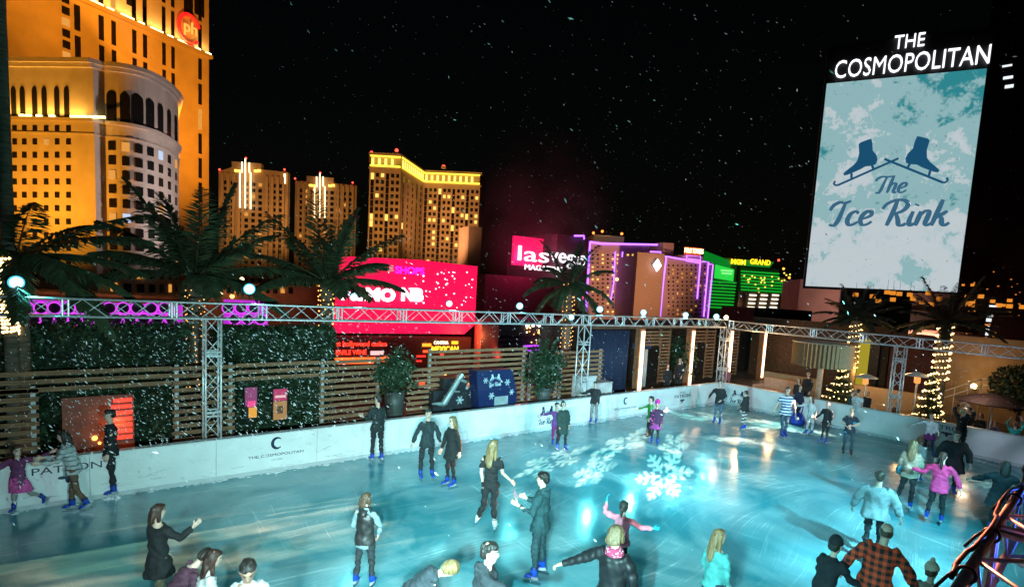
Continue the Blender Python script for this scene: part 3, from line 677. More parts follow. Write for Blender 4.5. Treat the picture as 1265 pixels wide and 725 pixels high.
# leaf masses
LEAF = M('hedge_leaf', (.020, .046, .020), .55, var=.5, scale=3); PALM = M('palm_leaf', (.06, .085, .042), .5, var=.4, scale=4); BARK = M('palm_bark', (.11, .085, .06), .9, var=.5, scale=9, bump=.8, stretch=(.5, .5, 3))
def leaves(b, rg, n, fn, size):
    for _ in range(n):
        c = fn(); u = nrm(rg.normal(size=3)); v = nrm(np.cross(u, rg.normal(size=3))); s = size*rg.uniform(.6, 1.4)
        b.add([c-u*s, c+v*s*.45, c+u*s, c-v*s*.45], [(0, 1, 2, 3)])
rg = np.random.default_rng(3)
def hedge(X0, X1, Y, zt_, label, n):
    t = thing('hedge', label, 'hedge', (X0, Y, 0), 'clipped hedges behind the fence')
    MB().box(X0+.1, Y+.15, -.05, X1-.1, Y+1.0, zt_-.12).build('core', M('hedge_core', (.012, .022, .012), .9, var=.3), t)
    b = MB(); 
    def spot():
        while True:
            x_, z_ = rg.uniform(X0, X1), rg.uniform(0, zt_); d_ = math.sin(x_*3.1+1.7*math.sin(z_*2.3))*math.sin(z_*3.7+1.3*math.sin(x_*1.9))
            if d_ > rg.uniform(-1.4, .35): return np.array([x_, Y-.16*max(0, d_)+rg.uniform(0, .16), z_])
    leaves(b, rg, n, spot, .075)
    leaves(b, rg, n//7, lambda: np.array([rg.uniform(X0, X1), Y+rg.uniform(0, 1), zt_-rg.uniform(-.12, .16)*rg.uniform()]), .07); b.build('foliage', LEAF, t)
hx = lambda px, Y=17.6: onY(px, 450, Y)[0]
hedge(-5, hx(236), 17.6, 3.43, 'tall dark clipped hedge behind the left fence, under the purple ring screen', 15000)
hedge(hx(262), hx(415), 17.6, 3.36, 'tall dark clipped hedge behind the two lit posters', 9000)
# lit posters, red panel
def poster(px0, py0, px1, py1, Y, cols, label):
    a_, c_ = onY(px0, py0, Y), onY(px1, py1, Y); t = thing('poster_case', label, 'poster', (a_[0], Y, c_[2]), 'lit posters against the hedge')
    X0, X1, z1, z0 = a_[0], c_[0], a_[2], c_[2]
    MB().box(X0-.03, Y+.002, z0-.03, X1+.03, Y+.09, z1+.03).build('frame', BLACK, t)
    MB().box((X0+X1)/2-.03, Y+.02, -.05, (X0+X1)/2+.03, Y+.08, z0-.03).build('leg', BLACK, t)
    for i, (f0, f1, u0, u1, cl, s) in enumerate(cols):
        MB().box(X0+(X1-X0)*u0, Y-.012-.003*i, z0+(z1-z0)*f0, X0+(X1-X0)*u1, Y, z0+(z1-z0)*f1).build('lit_sheet', glow('poster_%.2f_%.2f_%.2f' % cl, cl, s), t)
poster(303, 479, 317, 515, 17.3, [(.4, 1, 0, 1, (.35, .05, .22), .7), (.36, .56, .2, .9, (.9, .06, .3), 1.0), (0, .34, .3, 1, (.9, .4, .03), .9)], 'tall lit poster, purple above a pink band and a yellow corner')
poster(338, 481, 354, 517, 17.3, [(.62, 1, 0, 1, (.5, .03, .14), .9), (0, .6, 0, 1, (.55, .3, .09), .7), (.72, .8, .1, .9, (.9, .6, .6), .9), (.2, .45, .25, .7, (.2, .11, .03), .4)], 'lit poster with a pink top and a tan lower picture')
t = thing('lounge_screen', 'red-brown panel with warm lamps and glowing red bars behind the left boards', 'screen panel', (1.0, 17.2, 0))
a_, c_ = onY(76, 492, 17.2), onY(166, 538, 17.2)
MB().box(a_[0], 17.2, -.05, c_[0], 17.28, a_[2]).build('panel', M('red_panel', (.22, .055, .03), .6, var=.4, scale=3), t)
for i in range(7):
    q = onY(150, 494+7.6*i, 17.18); q0 = onY(137+(3 if i < 1 else 0), 490, 17.18)[0]; q1 = onY(163, 490, 17.18)[0]
    MB().box(q0, 17.15, q[2]-.05, q1, 17.195, q[2]+.04).build('glowing_bar', glow('red_bar', (1, .045, .02), 1.6), t)
for px, py, r in ((117, 541, .06), (123, 547, .035)):
    q = onY(px, py, 17.15); MB().ball(q, r, 10, 8).build('lamp_globe', glow('amber_bulb', (1, .42, .06), 5), t)
# ---------------------------------------------------------------- palms, light strings, deck furniture
BULB = glow('bulb_warm', (1, .62, .22), 9)
def frond(b, base, az, el, L, droop, rg, wid=.5, n=26, mat_i=0):
    d0 = np.array([math.cos(az)*math.cos(el), math.sin(az)*math.cos(el), math.sin(el)]); P = []; p = np.array(base, float); d = d0; st = L/n
    for i in range(n+1):
        P.append(p.copy()); p = p+d*st; d = nrm(d+np.array([0, 0, -droop*(.3+1.4*i/n)/n]))
    b.path(P[::3], [max(.006, .026*(1-k/len(P[::3]))) for k in range(len(P[::3]))], 5)
    side = nrm(np.cross(d0, ZR) if abs(d0[2]) < .98 else np.array([1., 0, 0]))
    for i in range(3, n+1):
        t = i/n; l = wid*(math.sin(math.pi*(.12+.80*t))**.7)*rg.uniform(.85, 1.1); tt = nrm(P[i]-P[i-1])
        for sg in (1, -1):
            for q in (0, .33, .67):
                o = P[i-1]+(P[i]-P[i-1])*q
                v = nrm(side*sg*.75+tt*.75+np.array([0, 0, -.30])+rg.normal(size=3)*.13); w = nrm(np.cross(v, ZR))*.038*L/2.4
                m_ = o+v*l*.55+np.array([0, 0, -.02]); e = o+v*l+np.array([0, 0, -.16*l])
                b.add([o-w, o+w, m_+w*1.1, e, m_-w*1.1], [(0, 1, 2, 3, 4)])
def palm(label, base, h, nf, L, rtr=.16, group='palm trees round the rink', seed=1, lean=(0, 0), elev=(-.5, 1.35), droop=1.3, wid=.5, leaf=PALM, hang=0):
    rg = np.random.default_rng(seed); t = thing('palm_tree', label, 'palm tree', tuple(base), group); base = np.array(base, float)
    topp = base+np.array([lean[0], lean[1], h]); P = []; rr = []
    for i in range(25):
        f = i/24; P.append(base+(topp-base)*f+np.array([lean[0], lean[1], 0])*(f*f-f)*.5); rr.append(rtr*(1.12-.25*f)*(1+.05*(i % 2))*(1.25 if f > .88 else 1))
    MB().path(P, rr, 12).build('trunk', BARK, t, True)
    b = MB()
    for i in range(nf):
        f = i/nf; az = i*2.39996+rg.normal()*.1; el = elev[1]+(elev[0]-elev[1])*f**.8+rg.normal()*.08
        frond(b, topp+np.array([math.cos(az), math.sin(az), 0])*rtr*.5, az, el, L*rg.uniform(.85, 1.08), droop*(.55+.6*f), rg, wid)
    b.build('crown', leaf, t)
    return t, topp
def light_string(label, base, h, r0, r1, turns, nb, cat='string lights', group='warm light strings round trunks and trees', jit=.03, bulb=.022, seed=1, mat=None, zig=0):
    rg = np.random.default_rng(seed); t = thing('light_string', label, cat, tuple(base), group); base = np.array(base, float)
    hp = lambda f: base+np.array([(r0+(r1-r0)*f)*math.cos(f*turns*2*math.pi), (r0+(r1-r0)*f)*math.sin(f*turns*2*math.pi), h*f])
    MB().path([hp(f) for f in np.linspace(0, 1, int(turns*14)+2)], .006, 4).build('wire', BLACK, t)
    b0 = None; k = 0; rest = MB()
    for i in range(nb):
        p = hp((i+.5)/nb)+rg.normal(size=3)*jit*.5
        if i < 100:
            if b0 is None: b0 = MB().ball(base, bulb, 6, 5).build('bulb', mat or BULB, t); o = b0
            else: o = b0.copy(); COL.objects.link(o); o.parent = t
            o.location = p-base
        else: rest.ball(p, bulb, 6, 5); k += 1
    if k: rest.build('bulb', mat or BULB, t)['kind'] = 'stuff'
    return t
p1 = onY(20, 300, 17.2); palm('dark palm with long fronds across the orange hotel, at the left picture edge', (p1[0], 17.2, -.05), p1[2]-.2, 19, 2.9, .2, seed=3, elev=(-.35, .8), droop=.95)
p0 = onY(6, 200, 16.9); tr0, _ = palm('very tall palm whose thick trunk rises past the top left corner of the picture', (p0[0], 16.9, -.05), 13.5, 18, 2.8, .12, seed=9)
light_string('dense bright light wrap round the thick trunk at the left picture edge', (p0[0], 16.9, 3.35), 1.7, .14, .13, 20, 300, bulb=.026, seed=5, jit=.02)
p2 = onY(241, 338, 18.6); palm('big palm with upright fronds in front of the orange hotel, trunk wound with tiny lights', (p2[0], 18.6, -.05), p2[2], 20, 3.0, .2, seed=5, elev=(-.12, 1.4), droop=.8, wid=.62)
light_string('sparse light wrap round the trunk of the big palm by the purple screen', (p2[0], 18.6, 1.5), 3.0, .24, .24, 17, 120, seed=6, bulb=.018, mat=glow('bulb_dim', (1, .5, .15), 2.2))
p3 = onY(404, 345, 18.9); palm('dark palm with upright fronds left of the red billboard', (p3[0], 18.9, -.05), p3[2], 17, 2.9, .2, seed=8, elev=(-.1, 1.4), droop=.75, wid=.6)
light_string('light wrap round the top of the palm trunk left of the red billboard', (p3[0], 18.9, 3.3), 1.5, .26, .26, 9, 60, seed=7, bulb=.022, mat=glow('bulb_amber', (1, .5, .12), 4))
p4 = onY(704, 350, 19.5); palm('dark drooping palm covering part of the magazine sign', (p4[0], 19.5, -.05), p4[2], 16, 2.4, .24, seed=12, elev=(-.6, 1.3), droop=1.5)
light_string('light wrap round the palm trunk below the magazine sign', (p4[0], 19.5, 2.2), 3.2, .28, .27, 15, 90, seed=17, bulb=.022, mat=glow('bulb_amber'))
p5 = onX(1059, 388, 29.5); PALM2 = M('palm_leaf_warm', (.07, .065, .035), .5, var=.4, scale=4)
palm('palm with stiff fronds below the left part of the marquee screen', (29.5, p5[1], -.05), p5[2]-.1, 24, 1.7, .2, seed=15, elev=(-.2, 1.3), droop=.8, leaf=PALM2, wid=.34)
light_string('light wrap round the palm trunk behind the ribbed drum canopy', (29.5, p5[1], 1.9), 2.3, .26, .24, 9, 110, seed=9, bulb=.018)
p6 = onX(1170, 392, 29.5)
palm('palm with stiff fronds below the right part of the marquee screen', (29.5, p6[1], -.05), p6[2]-.1, 26, 2.0, .24, seed=18, elev=(-.25, 1.3), droop=.8, leaf=PALM2, wid=.36)
light_string('light wrap round the palm trunk above the decorated fir on the right', (29.5, p6[1], 1.9), 2.5, .32, .28, 9, 150, seed=10, bulb=.026)
def fir(label, x, y, h, r, seed, nb, turns):
    t = thing('christmas_tree', label, 'christmas tree', (x, y, -.05), 'decorated fir trees on the deck'); rg = np.random.default_rng(seed)
    MB().path([(x, y, -.05), (x, y, h*.9)], [.09, .02], 8).build('trunk', BARK, t)
    b = MB()
    for _ in range(2600):
        f = rg.uniform(0, 1)**1.3; a = rg.uniform(0, 6.283); q = r*(1-f)*(.55+.45*rg.uniform())*(1+.22*math.sin(f*38)); p = np.array([x+q*math.cos(a), y+q*math.sin(a), .1+f*(h-.1)])
        v = nrm([math.cos(a), math.sin(a), -.25]); w = nrm(np.cross(v, ZR))*.05; l = .2*(1-.5*f); b.add([p-w, p+w, p+v*l+w*.3, p+v*l-w*.3], [(0, 1, 2, 3)])
    b.build('crown', LEAF, t)
    light_string(label.replace('fir', 'light garland on the fir'), (x, y, .15), h*.9, r*1.02, .06, turns, nb, jit=.05, seed=seed, bulb=.026)
q = onX(1040, 470, 29.2); fir('small fir with gold lights beside the ribbed drum canopy', 29.2, q[1], 2.1, .85, 4, 110, 6)
q = onX(1152, 470, 28.6); fir('tall narrow fir with warm light bands right of the patio heater', 28.6, q[1], 2.6, .62, 5, 150, 7)
# potted planters
def clump(rg, X, Y, h, r, top_z):
    v = nrm(rg.normal(size=3)); k = 1+.35*math.sin(v[0]*5+Y*7)*math.sin(v[2]*6+X)+.25*math.sin(v[1]*9+v[2]*4)
    return np.array([X, Y, h+.05+(top_z-h)*.45])+v*np.array([r, r, (top_z-h)*.58])*k*rg.uniform(.15, 1.05)**.6
def planter(px, Y, h, label, seed, n=1500, r=.55, zc=None, top_z=2.6):
    X = onY(px, 470, Y)[0]; t = thing('planter', label, 'planter', (X, Y, -.05), 'tall planters by the fence'); rg = np.random.default_rng(seed)
    MB().lathe((X, Y, -.05), [(.18, 0), (.24, .1), (.30, h*.7), (.34, h), (.29, h), (.27, h-.1)], 20).build('pot', M('pot_dark', (.05, .055, .05), .5, var=.3, scale=5), t, True)
    b = MB(); leaves(b, rg, n, lambda: clump(rg, X, Y, h, r, top_z), .1); b.build('foliage', LEAF, t)
planter(488, 16.2, 1.55, 'tall dark round planter with a bushy shrub between two fence panels', 1)
planter(672, 16.3, 1.2, 'dark planter with a bushy shrub in front of the fence near the truss leg', 2, 2200, .75, top_z=2.7)
q = onY(845, 450, 19); planter(838, 18.6, .5, 'leafy potted shrub between the two middle strip lights', 3, 2600, .8, top_z=2.7)
# ice resurfacer
zx = lambda px, py: onY(px, py, 15.9)
t = thing('ice_resurfacer', 'ice resurfacing machine in navy with white snowflakes, parked behind the boards', 'ice resurfacer', (zx(600, 480)[0], 16.0, -.05))
NV = M('navy_wrap', (.009, .02, .085), .35, var=.15, scale=4, coat=.3); XA, XB = zx(588, 490)[0], zx(636, 490)[0]
b = MB(); b.slab((0, 15.75, 0), (1, 0, 0), (0, 0, 1), (0, 1, 0), [(XA+.12, .35), (XB, .35), (XB-.06, 1.2), (XB-.28, 1.95), (XB-.45, 2.05), (XA-.12, 2.05), (XA-.08, 1.6)], .5); body = b.build('body', NV, t)
b = MB(); b.box(XA-1.5, 16.28, .3, XB-.3, 17.0, 1.35); b.box(XA-1.1, 16.3, 1.36, XA-.15, 16.95, 1.75); b.build('chassis', M('machine_black', (.02, .02, .025), .4, var=.3), t)
for X in (XA-1.0, XB-.4): MB().lathe((0, 0, 0), [(.05, -.12), (.33, -.12), (.37, -.08), (.37, .08), (.33, .12), (.05, .12)], 20).build('wheel', BLACK, t, True); w = t.children[-1]; w.rotation_euler = (R(90), 0, 0); w.location = (X-t.location.x, .25, .37)
FL = M('flake_white', (.55, .68, .72), .4, var=0)
def flake(c, r, name='snowflake_mark', par=t):
    b = MB()
    for k in range(6):
        a = k*math.pi/3; d = np.array([math.cos(a), math.sin(a)]); n_ = np.array([-d[1], d[0]])
        def bar(p, q, w):
            dd = nrm(q-p); nn = np.array([-dd[1], dd[0]])*w; b.slab(np.array(c), XR, ZR, -YR, [tuple(p-nn), tuple(q-nn), tuple(q+nn), tuple(p+nn)], .004+.0004*k)
        bar(d*0, d*r, r*.09)
        for f in (.45, .72):
            for sg in (1, -1): bar(d*r*f, d*r*f+(d*.5+n_*.87*sg)*r*.3*(1.3-f), r*.07)
    b.build(name, FL, par)
for px, py, r in ((600, 470, .11), (627, 472, .13), (607, 489, .13), (632, 484, .12), (606, 477, .07)): q = onY(px, py, 15.742); flake(q, r)
for px, py, r in ((583, 487, .13), (568, 494, .16), (577, 479, .08), (592, 492, .1)): q = onY(px, py, 16.275); flake(q, r)
q = onY(612, 469, 15.74); logo_skates(q+ZR*.05, XR, ZR, .3, FL, t); script_word('Ice Rink', q-ZR*.22, XR, ZR, .13, FL, t, 'lettering', .004, w=.09)
q0, q1 = onY(611, 490, 15.74), onY(627, 499, 15.74); MB().box(q0[0], 15.73, q1[2], q1[0], 15.745, q0[2]).build('grille', M('grille_grey', (.3, .36, .38), .5, var=.2), t)
ARM = M('auger_steel', (.42, .52, .52), .35, .6, var=.2); q0, q1 = onY(548, 499, 15.95), onY(567, 468, 15.95)
b = MB(); b.path([q0, q1], [.11, .09], 10); b.tube(q1-XR*.02, q1+np.array([.12, 0, .16]), .1, 8); b.tube(q1, q1+np.array([.3, 0, -.12]), .055, 8); b.tube(q0*.5+q1*.5, q0*.5+q1*.5+np.array([.35, 0, -.03]), .05, 8, .02); b.tube(q0, q0+np.array([-.45, 0, .05]), .1, 8, .03); b.build('auger_arm', ARM, t)
# cabanas and strip lights
CURT = M('navy_curtain', (.012, .022, .06), .8, var=.3, scale=3, stretch=(8, 8, .3), bump=.3)
def drape(X0, X1, Y, z0, z1, name, mat, label, cat='curtain', group=None, amp=.05, wl=.22):
    b = MB(); n = max(8, int((X1-X0)/wl*8)); vs = []
    for i in range(n+1):
        x_ = X0+(X1-X0)*i/n; y_ = Y+amp*math.sin(x_/wl*2*math.pi)+amp*.4*math.sin(x_*7.3)
        vs += [(x_, y_, z0), (x_, y_, z1), (x_, y_+.02, z0), (x_, y_+.02, z1)]
    fs = []
    for i in range(n):
        a_, c_ = 4*i, 4*i+4; fs += [(a_, c_, c_+1, a_+1), (a_+3, c_+3, c_+2, a_+2), (a_+1, c_+1, c_+3, a_+3), (a_+2, c_+2, c_, a_)]
    b.add(vs, fs); return top(b, name, mat, label, cat, group, True)
CYD = 17.9; cx_ = lambda px, py=450, Y=CYD: onY(px, py, Y)[0]
drape(cx_(732), cx_(781), CYD+.3, 0, 3.2, 'curtain', CURT, 'wide navy curtain between the truss leg and the first strip light')
STRIP = glow('strip_warm', (1, .66, .42), 4.2); TRIMW = M('strip_trim', (.35, .15, .07), .6, var=.3)
for i, (pa, pb) in enumerate(((797, 787), (857, 851), (904, 899), (945, 941))):
    X = (cx_(pa, 408)+cx_(pb, 480))/2; z1 = onY(pa, 409, CYD)[2]; t = thing('strip_light', ['brightest vertical strip light beside the navy curtain', 'vertical strip light right of the two suited men, second from the navy curtain', 'vertical strip light just left of the corner truss leg', 'vertical strip light right of the corner truss leg'][i], 'strip light', (X, CYD, -.05), 'vertical strip lights on the cabana posts')
    MB().box(X-.2, CYD+.01, -.05, X+.2, CYD+.3, z1+.12).build('post', TRIMW, t)
    MB().box(X-.085-.02*(i == 0), CYD-.05, .1, X+.085+.02*(i == 0), CYD+.008, z1).build('light_tube', STRIP, t)
XC0, XC1 = cx_(722), cx_(985)
t = thing('cabana', 'long dark timber cabana roof carrying slatted screens behind the strip lights', 'cabana', (XC0, CYD+.5, -.05))
MB().box(XC0, CYD-.3, 3.32, XC1, CYD+3.4, 3.5).build('roof', DARKWOOD, t); MB().box(XC0, CYD+3.1, -.05, XC1, CYD+3.2, 3.3).build('back_wall', M('cabana_back', (.035, .022, .018), .8, var=.3), t)
SLW = M('slat_warm', (.2, .12, .065), .7, var=.3)
def slats(px0, px1, z0, z1, n, Y, vert=False, nm='slat_screen'):
    b = MB(); X0, X1 = cx_(px0), cx_(px1)
    for i in range(n):
        z = z0+(z1-z0)*(i+.5)/n; b.box(X0, Y, z-.05, X1, Y+.05, z+.05)
    for X in (X0, X1): b.box(X-.04, Y+.052, z0-.05, X+.04, Y+.1, z1+.05)
    b.build(nm, SLW, t)
for i, (a0, a1, z0, z1, n) in enumerate(((803, 826, 2.3, 3.15, 5), (827, 838, .3, 3.15, 16), (862, 882, 2.4, 3.15, 4), (883, 893, .3, 3.15, 15), (911, 922, .3, 3.15, 15), (950, 985, 2.3, 3.15, 5))): slats(a0, a1, z0, z1, n, CYD+.6)
SHEER = M('sheer_curtain', (.5, .46, .46), .8, var=.15, scale=4)
drape(cx_(806), cx_(818), CYD+.95, 0, 2.1, 'curtain', SHEER, 'pale tied curtain in the cabana left of the two suited men', wl=.16); drape(cx_(868), cx_(873), CYD+.95, .3, 2.1, 'curtain', SHEER, 'narrow pale curtain in the cabana left of the corner strip light', wl=.12)
MB_ = MB(); MB_.box(cx_(803), CYD+1.2, 2.12, cx_(826), CYD+1.25, 2.4); top(MB_, 'valance', M('blue_valance', (.02, .05, .16), .7), 'small blue valance above the pale tied curtain', 'valance')
# dj-table-like white cases behind the man at the boards
for px0, px1, z, lb in ((717, 735, 1.45, 'white equipment case at the foot of the truss leg beside the navy curtain'), (735, 755, 1.12, 'low white crate in front of the navy curtain')):
    X0, X1 = onY(px0, 480, 16.1)[0], onY(px1, 480, 16.1)[0]; t = thing('equipment_case', lb, 'case', (X0, 16.1, -.05)); MB().box(X0, 16.05, -.05, X1, 16.6, z).build('shell', M('case_white', (.6, .6, .6), .5, var=.15), t); MB().box(X0-.02, 16.03, z+.001, X1+.02, 16.62, z+.05).build('lid', M('case_grey', (.45, .45, .46), .5), t)
# right deck
DX = 28.5
t_ = thing('drum_canopy', 'ribbed cream drum canopy on a round post, glowing in warm light', 'canopy', (DX, 11.5, -.05))
a_, c_ = onX(981, 440, DX)[1], onX(1053, 440, DX)[1]; cy_, rr_ = (a_+c_)/2, abs(a_-c_)/2; z1, z0 = onX(1015, 424, DX)[2], onX(1015, 452, DX)[2]; t_.location = (DX, cy_, -.05)
b = MB(); prof = []
nn = 44
vs = []; fs = []
for i in range(nn*2):
    w = math.pi*i/nn; r = rr_*(1 if i % 2 else .93); vs += [(DX+r*math.cos(w), cy_+r*math.sin(w), z0), (DX+r*math.cos(w), cy_+r*math.sin(w), z1)]
fs = [(2*i, 2*((i+1) % (2*nn)), 2*((i+1) % (2*nn))+1, 2*i+1) for i in range(2*nn)]
b.add(vs, fs); b.mi = [1 if i % 2 else 0 for i in range(2*nn)]; b.build('ribbed_drum', [M('canopy_cream', (.62, .47, .27), .6, var=.1), M('canopy_rib_shade', (.12, .075, .035), .8, var=.1)], t_)  # every other rib face coloured dark, standing in for shade between ribs
MB().lathe((DX, cy_, z1+.002), [(rr_*.98, 0), (rr_*1.02, .02), (rr_*1.02, .06), (.05, .1)], 40).build('lid', M('canopy_lid', (.4, .33, .25), .6), t_)
MB().tube((DX, cy_, -.05), (DX, cy_, z1-.05), .13, 14).build('post', M('canopy_post', (.55, .42, .32), .5), t_, True)
def heater(px, py, X, label):
    q = onX(px, py, X); t = thing('patio_heater', label, 'patio heater', (X, q[1], -.05), 'patio heaters on the deck'); x_, y_ = X, q[1]
    MB().lathe((x_, y_, -.05), [(.22, 0), (.24, .05), (.2, .5), (.05, .55)], 16).build('base', STEEL, t, True); MB().tube((x_, y_, .45), (x_, y_, q[2]-.35), .035, 10).build('pole', STEEL, t, True)
    MB().lathe((x_, y_, q[2]-.36), [(.09, 0), (.12, .04), (.11, .26), (.08, .3)], 14).build('burner', glow('heater_glow', (1, .35, .08), 1.2), t, True); MB().lathe((x_, y_, q[2]-.05), [(.48, 0), (.47, .02), (.2, .13), (.02, .17)], 24).build('hood', STEEL, t, True)
heater(1070, 465, 28.3, 'silver patio heater right of the ribbed drum canopy'); heater(1134, 463, 28.6, 'silver patio heater between the truss leg and the tall narrow fir')
TAN = M('stucco_tan', (.34, .24, .15), .85, var=.15, scale=1.5, bump=.15)
def wallbox(name, px0, px1, X, z0, z1, th, mat, label, cat='wall'):
    y0, y1 = onX(px0, 450, X)[1], onX(px1, 450, X)[1]; return top(MB().box(X, min(y0, y1), z0, X+th, max(y0, y1), z1), name, mat, label, cat)
wallbox('stucco_wall', 1166, 1300, 34, -.05, 3.85, .4, TAN, 'tall tan stucco wall behind the decorated fir on the right')
wallbox('low_wall', 1045, 1150, 30.5, -.05, 1.15, .3, TAN, 'low tan wall behind the patio heaters'); wallbox('low_wall', 945, 1012, 31, -.05, 1.05, .3, TAN, 'low tan wall below the ribbed drum canopy')
wallbox('dark_wall', 1098, 1168, 35, -.05, 3.7, .4, M('maroon_wall', (.09, .03, .025), .8, var=.3), 'dark maroon wall between the truss leg and the tan stucco wall')
wallbox('timber_screen', 925, 1096, 37, -.05, 3.9, .3, DARKWOOD, 'dark timber screen wall behind the ribbed drum canopy', 'screen wall')
q = onX(1070, 430, 36.6); t = thing('lit_doorway', 'doorway glowing yellow-green behind the patio heater near the drum canopy', 'doorway', (36.6, q[1], -.05))
MB().box(36.6, q[1]-.7, -.05, 36.9, q[1]+.7, 3.3).build('door_frame', BLACK, t); MB().box(36.55, q[1]-.2, .1, 36.597, q[1]+.35, 3.1).build('lit_glass', glow('yellow_green', (.5, .4, .02), .7), t)
# handrail by the stairs
t = thing('stair_railing', 'metal stair railing in front of the tan stucco wall', 'railing', (32, 6, -.05))
for k in range(2):
    for (pa, pb) in (((1160, 493), (1213, 476)), ((1213, 476), (1228, 476))):
        A_, B_ = onX(pa[0], pa[1]-8*k, 31.5), onX(pb[0], pb[1]-8*k, 31.5); MB().tube(A_, B_, .025, 6).build('rail', STEEL, t, True)
for px, py in ((1163, 490), (1180, 486), (1197, 480), (1213, 476), (1228, 476)):
    A_ = onX(px, py-8, 31.5); MB().tube((A_[0], A_[1], -.05), A_, .022, 6).build('baluster', STEEL, t, True)
q = onX(1203, 477, 33.6); t = thing('wall_lamp', 'glowing wall lamp on the tan stucco wall above the railing', 'wall lamp', tuple(q)); MB().ball(q, .13, 12, 8).build('globe', glow('lamp_warm', (1, .72, .35), 7), t, True); MB().box(q[0]+.1, q[1]-.05, q[2]-.2, q[0]+.4, q[1]+.05, q[2]-.12).build('bracket', BLACK, t)
# shrub at right edge, benches
t = thing('shrub', 'dark leafy shrub at the right picture edge in front of the tan wall', 'shrub', (30, onX(1250, 470, 30)[1], -.05)); q = onX(1252, 470, 30)
b = MB(); leaves(b, rg, 2600, lambda: np.array([30, q[1]-.3, 2.1])+nrm(rg.normal(size=3))*np.array([.9, 1.1, 1.0])*rg.uniform(.2, 1)**.5, .09); b.build('foliage', LEAF, t); MB().tube((30, q[1]-.3, -.05), (30, q[1]-.3, 2.2), .07, 8).build('trunk', BARK, t)
t = thing('lounge_umbrella', 'dusky pink patio umbrella over the spectators by the right picture edge', 'umbrella', (28.6, 5.0, -.05)); q = onX(1228, 490, 28.6); t.location = (28.6, q[1], -.05)
b = MB(); b.lathe((28.6, q[1], q[2]-.12), [(1.25, -.14), (1.27, -.1), (.7, .12), (.03, .26)], 8); b.build('canopy', M('umbrella_plum', (.045, .024, .03), .8, var=.2), t); MB().tube((28.6, q[1], -.05), (28.6, q[1], q[2]+.1), .03, 8).build('pole', STEEL, t)
q = onX(966, 470, 28.2); t = thing('sofa', 'pale cushioned sofa behind the boards near the corner truss leg', 'sofa', (28.2, q[1], -.05)); UP_ = M('sofa_fabric', (.35, .24, .19), .9, var=.15)
MB().box(27.8, q[1]-1.1, .1, 28.6, q[1]+1.1, .45).build('seat', UP_, t); MB().box(28.6, q[1]-1.1, .1, 28.9, q[1]+1.1, 1.05).build('backrest', UP_, t)
for s_ in (-1.3, 1.1): MB().box(27.8, q[1]+s_, .1, 28.9, q[1]+s_+.2, .7).build('armrest', UP_, t)
# ---------------------------------------------------------------- city
WARMWIN = glow('win_warm', (1, .42, .08), .75); YELWIN = glow('win_yellow', (1, .62, .13), 1.5); COOLWIN = glow('win_cool', (.6, .75, 1), .9); DARKWIN = M('win_dark', (.012, .012, .014), .15, var=.1); REDBEAC = glow('beacon_red', (1, .05, .03), 5)
class Wins:
    """windows of one facade: the first hundred as parts, the rest as one part"""
    def __init__(s, parent, cap=100): s.p = parent; s.n = 0; s.cap = cap; s.rest = {}
    def add(s, pl, u0, u1, z0, z1, mat, off=.05, th=.3, arch=False):
        c = pl.at((u0+u1)/2, z0 if arch else (z0+z1)/2, off); s.n += 1
        if s.n <= s.cap:
            o = bpy.data.objects.new('window', unit_mesh('window_arch' if arch else 'window', mat, arch)); COL.objects.link(o); o.parent = s.p
            o.location = Vector(c)-Vector(s.p.location); o.rotation_euler = (0, 0, pl.rot); o.scale = (u1-u0, th, z1-z0)
        else:
            b = s.rest.setdefault(mat.name, (MB(), mat))[0]; q = pl.at(u0, z0, off-th/2); b.boxa(q, np.append(pl.u, 0)*(u1-u0), np.append(pl.n, 0)*th, (0, 0, z1-z0))
    def done(s):
        for b, m in s.rest.values(): b.build('window', m, s.p)['kind'] = 'stuff'
def wpx(W, pl, x0, y0, x1, y1, mat, **k):
    xm, ym = (x0+x1)/2, (y0+y1)/2
    W.add(pl, pl.uz(x0, ym)[0], pl.uz(x1, ym)[0], pl.uz(xm, y1)[1], pl.uz(xm, y0)[1], mat, **k)
def band(parent, name, pl, px0, px1, z0, z1, mat, off=1.0, th=2.0):
    u0, u1 = pl.uz(px0, 250)[0], pl.uz(px1, 250)[0]; q = pl.at(u0, z0, off-th)
    return MB().boxa(q, np.append(pl.u, 0)*(u1-u0), np.append(pl.n, 0)*th, (0, 0, z1-z0)).build(name, mat, parent)
def mass(parent, name, pl, px0, px1, z0, z1, depth, mat, back=None):
    u0, u1 = pl.uz(px0, 335)[0], pl.uz(px1, 335)[0]; q = pl.at(u0, z0, -depth)
    return MB().boxa(q, np.append(pl.u, 0)*(u1-u0), np.append(pl.n, 0)*depth, (0, 0, z1-z0)).build(name, mat, parent)
def lamp(name, kind, loc, energy, col, aim=None, size=60, blend=.8, rad=.3, sx=1, sy=None):
    l = bpy.data.lights.new(name, kind); l.energy = energy; l.color = col
    if kind == 'SPOT': l.spot_size = R(size); l.spot_blend = blend; l.shadow_soft_size = rad
    elif kind == 'AREA': l.shape = 'RECTANGLE'; l.size = sx; l.size_y = sy or sx
    elif kind == 'POINT': l.shadow_soft_size = rad
    o = bpy.data.objects.new(name, l); o.location = loc; COL.objects.link(o)
    if aim is not None: o.rotation_euler = (Vector(aim)-Vector(loc)).to_track_quat('-Z', 'Y').to_euler()
    return o
STONE = M('hotel_stone', (.46, .38, .28), .85, var=.12, scale=.15, bump=.1); STONE2 = M('hotel_stone_grey', (.42, .38, .36), .85, var=.12, scale=.2); FLOOD = glow('flood_lens', (1, .74, .25), 5)
rgc = np.random.default_rng(11)
